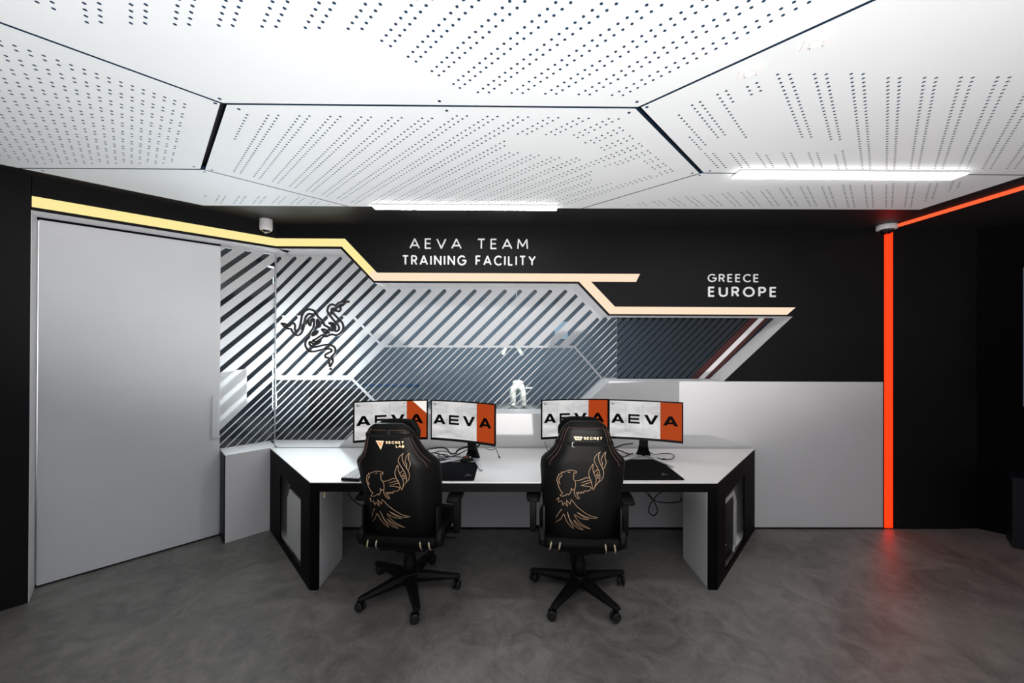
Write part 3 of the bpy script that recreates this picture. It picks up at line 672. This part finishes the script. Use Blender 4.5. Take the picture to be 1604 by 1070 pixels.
# computer towers inside the desk ends
def tower(A, d, inn, t0, t1, black_far, label):
    c = A+d*((t0+t1)/2)+inn*(.075 if black_far else .075)+Vector((0, 0, .0385)); root = thing('computer_tower', label, 'computer', c, 0, 'computers in the desk ends')
    L, Hh, th = t1-t0, .49, .11
    prof = [(-L/2, .06), (-L/2+.06, .008), (L/2-.06, .008), (L/2, .06), (L/2, Hh-.09), (L/2-.075, Hh), (-L/2+.075, Hh), (-L/2, Hh-.09)]
    T = lambda u, z, w: d*u+inn*w+Vector((0, 0, z))
    m = MB(); m.prism([T(u, z, -th/2+.012) for u, z in prof], inn*(th-.012)); m.obj('case', 'plastic', root, bevel=.004)
    m = MB()
    if black_far:
        m.prism([T(u*.88-.018, .02+(z-.008)*.95, -th/2+.002) for u, z in prof], inn*.012); m.obj('side_panel', 'pc_white', root, bevel=.004)
    else:
        pw = [(L/2-.07, .004), (L/2-.055, .004), (L/2+.004, .06), (L/2+.004, Hh-.09), (L/2-.07, Hh+.004), (-L/2+.05, Hh+.004), (-L/2+.02, Hh-.03), (L/2-.09, Hh-.03), (L/2-.05, Hh-.10), (L/2-.05, .05)]
        m.prism([T(u, z, -th/2) for u, z in pw], inn*th*.98); m.obj('front_shell', 'pc_white', root, bevel=.004)
    for s in (-1, 1): MB().box(T(s*.1, .004, 0), (.03, .03, .008)).obj('foot', 'plastic', root)
    m = MB(); m.lathe([(.0, 0), (.008, 0), (.007, .004), (0, .005)], (0, 0, 0), 12, axis='Y')
    q = -inn; ang = math.atan2(q.y, q.x)-math.pi/2
    m.map(lambda p: T(-.11, .16, -th/2+.001)+Matrix.Rotation(ang, 3, 'Z') @ p); m.obj('power_button', 'silver', root)
tower(DA, dl, il, .26, .72, True, 'white and black computer tower inside the left end of the desk')
tower(DD, dr, ir, .17, .60, False, 'white and black computer tower inside the right end of the desk')

# ------------------------------------------------------------------ monitors
SWD, SHT = .57, .325
def bendy(x): return -(x*x)/(2*1.7)
def wide_letters(b, z0, hz, mi):
    W_, H_ = SWD-.022, hz
    X = lambda f: -W_/2+f*W_
    def put(quads):
        for i, q in enumerate(quads): b.add([(x, -.0016-.00004*i, z) for x, z in q], [(0, 1, 2, 3)], mi)
    def Aq(x0, x1):
        w = (x1-x0); s = w*.26; m_ = (x0+x1)/2; t = H_*.0
        put([[(x0, z0), (x0+s, z0), (m_+s*.42, z0+H_), (m_-s*.42, z0+H_)], [(x1-s, z0), (x1, z0), (m_+s*.42, z0+H_), (m_-s*.42, z0+H_)], [(x0+s*.75, z0+H_*.17), (x1-s*.75, z0+H_*.17), (x1-s*1.1, z0+H_*.38), (x0+s*1.1, z0+H_*.38)]])
    def Vq(x0, x1):
        w = (x1-x0); s = w*.25; m_ = (x0+x1)/2
        put([[(x0, z0+H_), (m_-s*.45, z0), (m_+s*.45, z0), (x0+s, z0+H_)], [(x1, z0+H_), (x1-s, z0+H_), (m_-s*.45, z0), (m_+s*.45, z0)]])
    def Eq(x0, x1):
        t = H_*.21; s = (x1-x0)*.19
        put([[(x0, z0), (x0+s, z0), (x0+s, z0+H_), (x0, z0+H_)], [(x0, z0), (x1, z0), (x1, z0+t), (x0, z0+t)], [(x0, z0+H_-t), (x1*1, z0+H_-t), (x1, z0+H_), (x0, z0+H_)], [(x0, z0+H_/2-t*.5), (x1-s*.3, z0+H_/2-t*.5), (x1-s*.3, z0+H_/2+t*.5), (x0, z0+H_/2+t*.5)]])
    Aq(X(.02), X(.215)); Eq(X(.268), X(.43)); Vq(X(.49), X(.69)); Aq(X(.752), X(.955))
def monitor(cx, cy, rz, label, corner=False):
    root = thing('monitor', label, 'monitor', (cx, cy, .74), math.radians(rz), 'monitors on the desk')
    zb = .172; zt = zb+SHT
    N = 20
    # body: curved slab
    m = MB(); rings = []
    for i in range(N+1):
        x = -SWD/2+SWD*i/N; y = bendy(x); t_ = .012+.016*(1-abs(2*i/N-1)**3)
        rings.append([Vector((x, y, zb)), Vector((x, y, zt)), Vector((x, y+t_, zt-.012)), Vector((x, y+t_, zb+.012))])
    m.loft(rings, 0, False); m.obj('panel', 'bezel', root)
    # screen: picture with orange panel, grey lines, letters
    m = MB(); W_ = SWD-.022; z0, z1 = zb+.020, zt-.011
    def strip(x0, x1, za, zc_, y, mi, n=8):
        vs = []
        for i in range(n+1):
            x = x0+(x1-x0)*i/n; vs += [(x, y, za), (x, y, zc_)]
        m.add(vs, [(2*i, 2*i+2, 2*i+3, 2*i+1) for i in range(n)], mi)
    X = lambda f: -W_/2+f*W_
    strip(X(0), X(.715), z0, z1, -.0008, 0, 14); strip(X(.715), X(1), z0, z1, -.0008, 1, 6)
    for f in (.228, .476): strip(X(f-.002), X(f+.002), z0+.04, z1-.02, -.0012, 3, 1)
    if corner:
        m.add([(X(.80), -.0011, z1), (X(1), -.0011, z1), (X(1), -.0011, z1-.10)], [(0, 2, 1)], 4)  # glare on the screen, painted as a glowing white triangle
    wide_letters(m, z0+.112, .076, 2)
    for a, c in (((.02, -.018), (.035, -.034)), ((.065, -.018), (.05, -.034)), ((.035, -.034), (.05, -.034)), ((.03, -.012), (.043, -.03))):
        m.add([(X(a[0]), -.0013, z1+a[1]), (X(c[0]), -.0013, z1+c[1]), (X(c[0])+.004, -.0013, z1+c[1]), (X(a[0])+.004, -.0013, z1+a[1])], [(0, 1, 2, 3)], 2)
    strip(X(.675), X(.69), z1-.022, z1-.012, -.0013, 3, 1); strip(X(.03), X(.06), z0+.012, z0+.018, -.0013, 3, 1); strip(X(.62), X(.67), z0+.012, z0+.016, -.0013, 3, 1)
    m.map(lambda p: (p.x, p.y+bendy(p.x), p.z))
    m.obj('screen', ['scr_grey', 'scr_orange', 'scr_black', 'scr_line', 'scr_glare'], root, fix=False)
    # stand
    m = MB(); ny = .165
    rr = []
    for z, w, d, y in ((.003, .062, .05, ny), (.05, .044, .042, ny), (.09, .036, .036, ny-.01), (.27, .034, .034, ny-.045), (.33, .034, .03, ny-.055)):
        rr.append([Vector((sx*w, y+sy*d/2, z)) for sx, sy in ((-1, -1), (1, -1), (1, 1), (-1, 1))])
    m.loft(rr, 0, False); m.obj('neck', 'bezel', root, bevel=.008)
    MB().box((0, .07, .32), (.16, .09, .15)).obj('mount', 'bezel', root, bevel=.01)
    for sx in (-1, 1):
        m = MB(); a = Vector((sx*.028, ny-.005, 0)); e = Vector((sx*.205, -.10, 0)); d = (e-a).normalized(); nn = Vector((-d.y, d.x, 0))
        m.prism([a-nn*.026+Vector((0, 0, .0045)), a+nn*.026+Vector((0, 0, .0045)), e+nn*.010+Vector((0, 0, .0045)), e-nn*.010+Vector((0, 0, .0045))], (0, 0, .008)); m.obj('foot', 'silver', root, bevel=.002)
    return root
monitor(-.945, 3.03, 12, 'monitor with white glare painted in its screen corner, behind the left chair, far left of the four', True)
monitor(-.362, 2.98, -21, 'second monitor from the left, turned inward above a black mouse mat')
monitor(.540, 3.12, 6, 'third monitor from the left, partly hidden behind the right chair')
monitor(1.098, 3.05, -16.5, 'monitor at the far right end of the desk, AEVA fully visible')

# ------------------------------------------------------------------ mats, keyboard, mouse
def logo_strokes(b, cx, cy, s, z, mi):
    for k in range(3):
        a = math.radians(90+120*k)
        pts = [(0, 0), (.35, .25), (.6, -.05), (1.0, .15)]
        P2 = [Vector((cx+s*(x*math.cos(a)-y*math.sin(a)), cy+s*(x*math.sin(a)+y*math.cos(a)))) for x, y in pts]
        for q in stroke_quads(P2, s*.18): b.add([(v.x, v.y, z+.00003*k) for v in q], [(0, 1, 2, 3)], mi)
def mousemat(x0, x1, y0, y1, lab, lx, ly, rz=0):
    loc = ((x0+x1)/2, (y0+y1)/2, .74); t = thing('mouse_mat', lab, 'mouse mat', loc, rz, 'black mouse mats')
    w, d = x1-x0, y1-y0; r = .02
    pl = []
    for cx, cy, a0 in ((w/2-r, d/2-r, 0), (-w/2+r, d/2-r, 90), (-w/2+r, -d/2+r, 180), (w/2-r, -d/2+r, 270)): pl += [(cx+r*math.cos(math.radians(a0+a)), cy+r*math.sin(math.radians(a0+a)), .0005) for a in (0, 30, 60, 90)]
    m = MB(); m.prism(pl, (0, 0, .0035)); m.obj('pad', 'mat_cloth', t)
    m = MB(); logo_strokes(m, lx-loc[0], ly-loc[1], .026, .0045, 0); m.obj('printed_mark', 'grey_print', t, fix=False)
mousemat(-.98, -.243, 2.615, 3.02, 'black mouse mat with grey mark, right of the left chair', -.295, 2.72)
mousemat(.40, 1.235, 2.635, 3.10, 'black mouse mat with grey mark under the far right monitor', 1.13, 2.745)
kb = thing('keyboard', 'pale keyboard on a black base, left of the left chair', 'keyboard', (-1.075, 2.745, .74), math.radians(82))
m = MB().box((0, 0, .012), (.29, .135, .02)); m.obj('case', 'plastic', kb, bevel=.004)
m = MB()
for r in range(5):
    for c in range(11): m.box((-.130+c*.026, -.05+r*.025, .0265), (.022, .021, .009))
tag(m.obj('keycaps', 'key_white', kb, bevel=.0015), None, None, None, 'stuff')
ms = thing('mouse', 'small rounded black mouse behind the left mat', 'mouse', (-.345, 3.06, .741), math.radians(8))
m = MB(); rg = []
for i in range(9):
    t_ = i/8; w = .031*math.sin(math.pi*min(1, .12+t_*.86))**.5; h = .027*math.sin(math.pi*(.08+.84*t_))**.7
    rg.append([Vector((-.055+.11*t_, w*math.cos(math.radians(a)), max(0, h*math.sin(math.radians(a))))) for a in range(0, 181, 20)])
m.loft(rg); m.obj('shell', 'plastic', ms)
MB().lathe([(.0, -.004), (.008, -.003), (.008, .003), (0, .004)], (.028, 0, .026), 12, axis='Y').obj('wheel', 'silver', ms)

# ------------------------------------------------------------------ cables
def cable(pts, lab, r=.0042, group=None, plug=None, name='cable'):
    P = smooth_path(pts, 7); loc = P[0].copy(); t = thing(name, lab, 'cable', loc, 0, group)
    m = MB(); m.tube(P, r, 8); m.obj('cord', 'cable', t, shift=loc)
    for pl in (plug or []):
        i, mt = pl; a, e = P[i], P[i+3]
        m = MB(); m.tube([a, e], r*2.0, 8); m.obj('plug', mt, t, shift=loc)
z = .745
g1 = 'cables on the desk behind the left chair'; g2 = 'cables on the desk behind the right chair'; g3 = 'cables hanging under the desk at right'; g4 = 'cables hanging under the desk at left'
cable([(-.80, 3.28, z), (-.66, 3.20, .80), (-.55, 3.22, .80), (-.50, 3.24, z), (-.46, 3.26, z)], 'black cable arching over the desk into the dark cable knot at left', .006, g1)
cable([(-.46, 3.26, z), (-.43, 3.20, .79), (-.36, 3.18, .82), (-.27, 3.20, .82), (-.24, 3.18, .86)], 'thick black cable bending up to the second monitor stand', .008, g1)
cable([(-.78, 3.12, z), (-.68, 3.10, .775), (-.58, 3.16, .79), (-.52, 3.20, .77), (-.49, 3.25, z)], 'thin black cable curving just right of the left chair shoulder', .0035, g1)
cable([(-.62, 3.03, z), (-.54, 3.06, z), (-.44, 3.09, z), (-.38, 3.11, .75), (-.30, 3.13, .79), (-.26, 3.16, .83)], 'black cable with an orange plug rising to the second monitor', .004, g1, [(16, 'orange_plug'), (20, 'plastic')])
cable([(-.58, 3.12, z), (-.48, 3.05, z), (-.40, 3.06, z), (-.33, 3.11, .77), (-.26, 3.14, .81)], 'black cable with an orange tip beside the second monitor stand', .004, g1, [(17, 'orange_plug'), (21, 'plastic')])
cable([(-.76, 3.20, z), (-.64, 3.16, .775), (-.55, 3.14, .765), (-.50, 3.16, z), (-.44, 3.22, z), (-.36, 3.24, .78)], 'black cable lying low between the left chair and the cable knot', .0045, g1)
cable([(-.70, 3.06, z), (-.62, 3.10, z), (-.56, 3.09, .748), (-.50, 3.13, .752), (-.545, 3.19, .757), (-.60, 3.165, .752), (-.56, 3.11, .757), (-.42, 3.14, .75), (-.31, 3.07, z)], 'thin black cable coiled once on the desk beside the left chair', .0035, g1)
cable([(-.20, 3.20, .80), (-.15, 3.16, .80), (-.11, 3.12, .82), (-.09, 3.08, .79), (-.075, 3.06, .76)], 'thin black cable hanging right of the second monitor stand', .0028, g1, [(24, 'plastic')])
cable([(.66, 3.22, .78), (.78, 3.22, .825), (.88, 3.22, .80), (.98, 3.24, .825), (1.06, 3.22, .84)], 'straight black cable between the right monitors, uppermost', .006, g2)
cable([(.68, 3.20, .85), (.82, 3.18, .82), (.92, 3.16, .80), (1.00, 3.16, .77), (1.05, 3.20, .76)], 'black cable crossing low between the right monitors', .005, g2)
cable([(.70, 3.24, .86), (.78, 3.22, .80), (.86, 3.18, .77), (.95, 3.17, z), (1.02, 3.20, .75)], 'thin black cable dropping from the third monitor', .004, g2)
cable([(1.13, 3.22, .80), (1.18, 3.24, .79), (1.24, 3.24, z), (1.34, 3.26, z), (1.40, 3.22, .75), (1.385, 3.16, z), (1.33, 3.10, z), (1.26, 3.10, z), (1.20, 3.12, .75)], 'thin grey cable looping right of the far right monitor stand', .0032, g2, [(46, 'plastic'), (51, 'plastic')])
cable([(.30, 3.20, .86), (.32, 3.24, .80), (.34, 3.22, .742)], 'thin cord hanging below the third monitor', .0022, g2)
# under the desk
cable([(0.850, 2.95, .70), (0.870, 2.98, .60), (0.885, 3.0, .47), (0.920, 3.0, .49), (1.010, 3.0, .55), (1.100, 3.0, .50), (1.150, 3.0, .45), (1.250, 3.02, .42), (1.372, 3.02, .43), (1.372, 3.0, .47)], 'black cable with a sharp low bend under the desk, right of the right chair', .0045, g3)
cable([(0.890, 2.9, .70), (1.000, 2.96, .62), (1.100, 3.0, .52), (1.160, 3.0, .43), (1.185, 3.0, .36), (1.150, 3.0, .325), (1.115, 3.0, .36), (1.135, 3.0, .43), (1.210, 3.0, .51), (1.350, 3.0, .56), (1.372, 3.0, .575)], 'black cable hanging in a teardrop loop under the desk', .0045, g3)
cable([(0.930, 2.9, .70), (0.990, 2.92, .61), (1.070, 2.95, .62), (1.150, 2.95, .70)], 'short black cable sagging from the desk underside at right', .004, g3)
cable([(1.130, 2.9, .70), (1.230, 2.93, .635), (1.350, 2.95, .61), (1.372, 2.95, .63), (1.372, 2.95, .66)], 'black cable slung along the desk underside by the right inner panel', .0045, g3)
cable([(-1.29, 3.0, .58), (-1.2, 3.02, .60), (-1.05, 3.0, .56), (-.98, 2.98, .48), (-.95, 2.97, .42)], 'black cable under the desk left, slanting down behind the left chair', .0045, g4)
cable([(-1.13, 3.0, .70), (-1.08, 3.0, .58), (-1.02, 3.0, .47), (-.98, 3.0, .42), (-1.08, 3.0, .38), (-1.2, 3.0, .42), (-1.27, 3.0, .50), (-1.2, 3.0, .58), (-1.1, 3.0, .62)], 'black cable coiled in a wide loop under the desk at left', .0045, g4)

# ================================================================== gaming chairs
BK = [1.0, 0.0]
def bk(p): return Vector((p.x, p.y-BK[1]*(p.z-.44)/.8, .44+(p.z-.44)*BK[0]))
def interp(tab, z):
    if z <= tab[0][0]: return tab[0][1]
    for (a, va), (b_, vb) in zip(tab, tab[1:]):
        if z <= b_: return va+(vb-va)*(z-a)/(b_-a)
    return tab[-1][1]
WT = [(.44, .228), (.55, .242), (.70, .253), (.85, .262), (.93, .266), (.975, .260), (1.0, .246), (1.03, .214), (1.07, .186), (1.117, .166), (1.19, .141), (1.22, .122), (1.245, .086)]
FT = [(.44, .05), (.6, .09), (.9, .10), (1.0, .07), (1.1, .03), (1.245, .0)]
TT = [(.44, .045), (.6, .055), (1.0, .055), (1.2, .045), (1.245, .022)]
def back_y(z): return -.205-.17*(z-.44)/.8
def sect(a, z, grow=0.0):
    w = interp(WT, z)+grow; d = interp(TT, z)+grow; c, s_ = math.cos(a), math.sin(a)
    x = w*math.copysign(abs(c)**.45, c); y = d*math.copysign(abs(s_)**.6, s_)
    k = max(0, (abs(x)/w-.52)/.48)
    return bk(Vector((x, back_y(z)+.055+y+interp(FT, z)*k**1.4, z)))
def surf(x, z, off=.0):
    w = interp(WT, z); d = interp(TT, z); t = min(.999, abs(x)/w)
    c = t**(1/.45); s_ = math.sqrt(max(0, 1-c*c))
    k = max(0, (t-.52)/.48)
    return bk(Vector((x, back_y(z)+.055-d*s_**.6+interp(FT, z)*k**1.4-off, z)))
def chair(x, y, rz, base_rz, label, strap_z, logo_z, two_lines, pillow_dx, k, dl):
    BK[0] = k; BK[1] = dl
    root = thing('gaming_chair', label, 'chair', (x, y, 0), math.radians(rz), 'gaming chairs at the desk')
    # backrest
    zs = [.44, .445, .47]+[.50+.03*i for i in range(15)]+[.95, .975, .99, 1.005, 1.02, 1.04, 1.07, 1.1, 1.14, 1.18, 1.205, 1.225, 1.238, 1.245]
    m = MB(); m.loft([[sect(2*math.pi*k/44, z) for k in range(44)] for z in zs]); back = m.obj('backrest', 'leather', root)
    # stitching lines along the upper shell and flanks
    m = MB()
    for sx in (-1, 1):
        m.tube([surf(sx*interp(WT, z)*.80, z, .001) for z in [.96+.02*i for i in range(14)]], .0022, 6)
        m.tube([surf(sx*interp(WT, z)*.90, z, .001) for z in [.99+.02*i for i in range(12)]], .0018, 6)
    m.tube([surf(xx, 1.212, .001) for xx in [-.095+.019*i for i in range(11)]], .002, 6)
    m.obj('stitching', 'brown_stitch', back)
    # embroidered bird
    m = MB()
    for l in EMBLEM:
        P = smooth_path([(a, 0, c) for a, c in l], 2)
        m.tube([surf(max(-.24, min(.24, q.x)), q.z, .0012) for q in P], .00165, 5)
    m.obj('embroidered_bird', 'gold', back)
    # printed name
    m = MB(); lx0 = -.018; hh = .017
    def put(words, x0, x1, z0):
        for ch, qs in text_glyphs(words, x0, x1, hh, .0042):
            for i, q in enumerate(qs): m.add([surf(v.x, z0+v.y, .002+.00005*i) for v in q], [(0, 1, 2, 3)], 0)
    put('SECRET', -.012, .096, logo_z)
    if two_lines: put('LAB', .046, .096, logo_z-.024)
    def tri(pts, mi, off):
        m.add([surf(a+.018, logo_z+c, off) for a, c in pts], [tuple(range(len(pts)))], mi)
    lo = -.032 if two_lines else -.006
    if two_lines:
        tri([(-.088, .018), (-.040, .018), (-.0635, -.040)], 0, .002)
        tri([(-.078, .012), (-.070, .012), (-.0635, -.004), (-.0635, -.022)], 1, .0024); tri([(-.050, .012), (-.057, .012), (-.0635, -.004), (-.0635, -.022)], 1, .0024)
    else:
        tri([(-.088, .018), (-.036, .018), (-.046, -.004), (-.078, -.004)], 0, .002)
        tri([(-.076, .013), (-.062, .004), (-.062, .000), (-.078, .008)], 2, .0024); tri([(-.048, .013), (-.062, .004), (-.062, .000), (-.046, .008)], 2, .0024)
    m.obj('printed_logo', ['gold_bright', 'logo_red', 'leather'], back, fix=False)
    # head pillow with its strap
    pz = 1.155
    m = MB(); rg = []
    for i in range(13):
        t = i/12*2-1; e = (1-abs(t)**4)**.5 if abs(t) < 1 else 0; e = max(e, .25)
        rg.append([Vector((pillow_dx+t*.138, back_y(pz)+.145+.048*e*math.copysign(abs(math.sin(a))**.7, math.sin(a)), pz+.01+.088*e*math.copysign(abs(math.cos(a))**.7, math.cos(a)))) for a in [2*math.pi*k/20 for k in range(20)]])
    m.loft(rg); m.map(bk); pil = m.obj('head_pillow', 'fabric', root)
    m = MB(); n = 44; r1 = [sect(2*math.pi*k/n, strap_z-.011, .003) for k in range(n)]; r2 = [sect(2*math.pi*k/n, strap_z+.011, .003) for k in range(n)]
    m.add(r1+r2, [(k, (k+1) % n, n+(k+1) % n, n+k) for k in range(n)], 0, True); m.obj('strap', 'fabric', pil)
    bx = -.035 if two_lines else -.078
    q = surf(bx, strap_z, .006)
    if two_lines: MB().box((.005, q.y, strap_z), (.022, .006, .034)).obj('buckle', 'plastic', pil, bevel=.002)
    else:
        m = MB(); m.tube([surf(bx+.012, strap_z+.012, .006), surf(bx, strap_z+.010, .006), surf(bx, strap_z-.014, .006), surf(bx+.014, strap_z-.018, .006)], .0018, 6); m.obj('buckle', 'silver', pil)
    # seat
    m = MB(); rg = []
    for yy, w, z0, z1 in ((-.225, .225, .405, .455), (-.20, .25, .39, .475), (0, .27, .385, .48), (.18, .275, .385, .49), (.26, .265, .39, .485), (.295, .24, .41, .465)):
        ring = []
        for k in range(28):
            a = 2*math.pi*k/28; c, s_ = math.cos(a), math.sin(a)
            ring.append(Vector((w*math.copysign(abs(c)**.4, c), yy, (z0+z1)/2+(z1-z0)/2*math.copysign(abs(s_)**.5, s_)+.03*max(0, abs(c)**.4-.75)*(s_ > 0))))
        rg.append(ring)
    m.loft(rg); seat = m.obj('seat', 'leather', root)
    for xx, lean in ((-.198, .12), (-.142, .1), (.142, -.1), (.198, -.12)):
        m = MB(); m.tube([Vector((xx+lean*.035, -.218, .455)), Vector((xx+lean*.01, -.2285, .435)), Vector((xx-lean*.02, -.226, .415)), Vector((xx-lean*.05, -.205, .392))], .0048, 8); m.obj('piping', 'stripe_cream', seat)
    # reclining joints
    for sx in (-1, 1):
        m = MB(); m.lathe([(.0, -.022), (.05, -.022), (.058, -.012), (.058, .012), (.05, .022), (0, .022)], (sx*.252, -.165, .455), 24, axis='X'); m.obj('hinge_cover', 'plastic', root)
        m = MB(); m.prism([(sx*.235, -.20, .45), (sx*.235, -.12, .45), (sx*.235, -.16, .66), (sx*.235, -.20, .66)], (sx*.012, 0, 0)); m.obj('side_bracket', 'plastic', root)
        # armrest: bracket, post, pad
        arm = MB().box((sx*.315, .06, .515), (.045, .075, .235)); arm.box((sx*.27, .06, .392), (.13, .06, .022)); arm.box((sx*.315, .06, .425), (.04, .07, .09))
        ar = arm.obj('armrest', 'plastic', root, bevel=.006)
        m = MB(); rg = []
        for yy, w, h in ((-.09, .030, .008), (-.08, .042, .014), (0, .05, .016), (.12, .05, .016), (.17, .040, .013), (.18, .028, .008)):
            rg.append([Vector((sx*.312+w*math.copysign(abs(math.cos(a))**.5, math.cos(a)), yy, .648+h*math.copysign(abs(math.sin(a))**.6, math.sin(a)))) for a in [2*math.pi*k/16 for k in range(16)]])
        m.loft(rg); m.obj('arm_pad', 'leather', ar)
    # mechanism, lift, base
    m = MB(); m.box((0, .0, .362), (.30, .30, .035)); m.box((0, -.01, .335), (.12, .20, .05)); m.obj('mechanism', 'plastic', root, bevel=.006)
    m = MB(); m.tube([(.12, .04, .345), (.25, .05, .342), (.31, .06, .335)], .006, 8); m.obj('lever', 'plastic', root)
    MB().lathe([(0, .10), (.043, .10), (.043, .21), (.036, .215), (.036, .27), (.028, .275), (.028, .335), (0, .335)], (0, 0, 0), 24).obj('gas_lift', 'plastic', root)
    MB().lathe([(0, .055), (.05, .055), (.062, .075), (.062, .12), (.052, .135), (0, .135)], (0, 0, 0), 28).obj('hub', 'plastic', root)
    for k in range(5):
        a = math.radians(base_rz-rz+72*k); d = Vector((math.cos(a), math.sin(a), 0)); nn = Vector((-d.y, d.x, 0))
        m = MB(); rg = []
        for t, w, z0, z1 in ((.04, .036, .068, .128), (.12, .034, .070, .122), (.25, .027, .072, .104), (.325, .022, .072, .094), (.345, .016, .074, .09)):
            rg.append([d*t+nn*w*c+Vector((0, 0, z0+(z1-z0)*h)) for c, h in ((-1, 0), (1, 0), (1, .55), (.6, 1), (-.6, 1), (-1, .55))])
        m.loft(rg, 0, False); leg = m.obj('leg', 'plastic', root, bevel=.003)
        sw = a+math.radians([70, 100, 60, 115, 80][k]); cd = Vector((math.cos(sw), math.sin(sw), 0)); cn = Vector((-cd.y, cd.x, 0))
        c = d*.325-cd*.012
        m = MB(); m.tube([d*.325+Vector((0, 0, .05)), d*.325+Vector((0, 0, .075))], .009, 10)
        R_ = Matrix((cn, cd, Vector((0, 0, 1)))).transposed()
        for s_ in (-1, 1):
            w_ = MB(); w_.lathe([(0, -.009), (.022, -.009), (.029, -.006), (.030, 0), (.029, .006), (.022, .009), (0, .009)], (s_*.0155, 0, 0), 20, axis='X')
            w_.map(lambda p: R_ @ p + c+Vector((0, 0, .0305))); o0 = len(m.v); m.v += w_.v; m.f += [[i+o0 for i in f] for f in w_.f]; m.m += [1]*len(w_.f); m.sm += w_.sm
        hb = MB().box((0, 0, 0), (.012, .044, .030)); hb.map(lambda p: R_ @ p + c+Vector((0, 0, .043))); o0 = len(m.v); m.v += hb.v; m.f += [[i+o0 for i in f] for f in hb.f]; m.m += hb.m; m.sm += hb.sm
        m.obj('caster', ['plastic', 'wheel'], leg)
    return root
chair(-.68, 2.60, -4, 4, 'left black gaming chair with gold bird and two-line logo on its back', 1.178, 1.128, True, .012, .972, .06)
chair(.480, 2.575, -5, 16, 'right black gaming chair with gold bird, strap below the logo on its back', 1.112, 1.142, False, -.018, .99, .03)
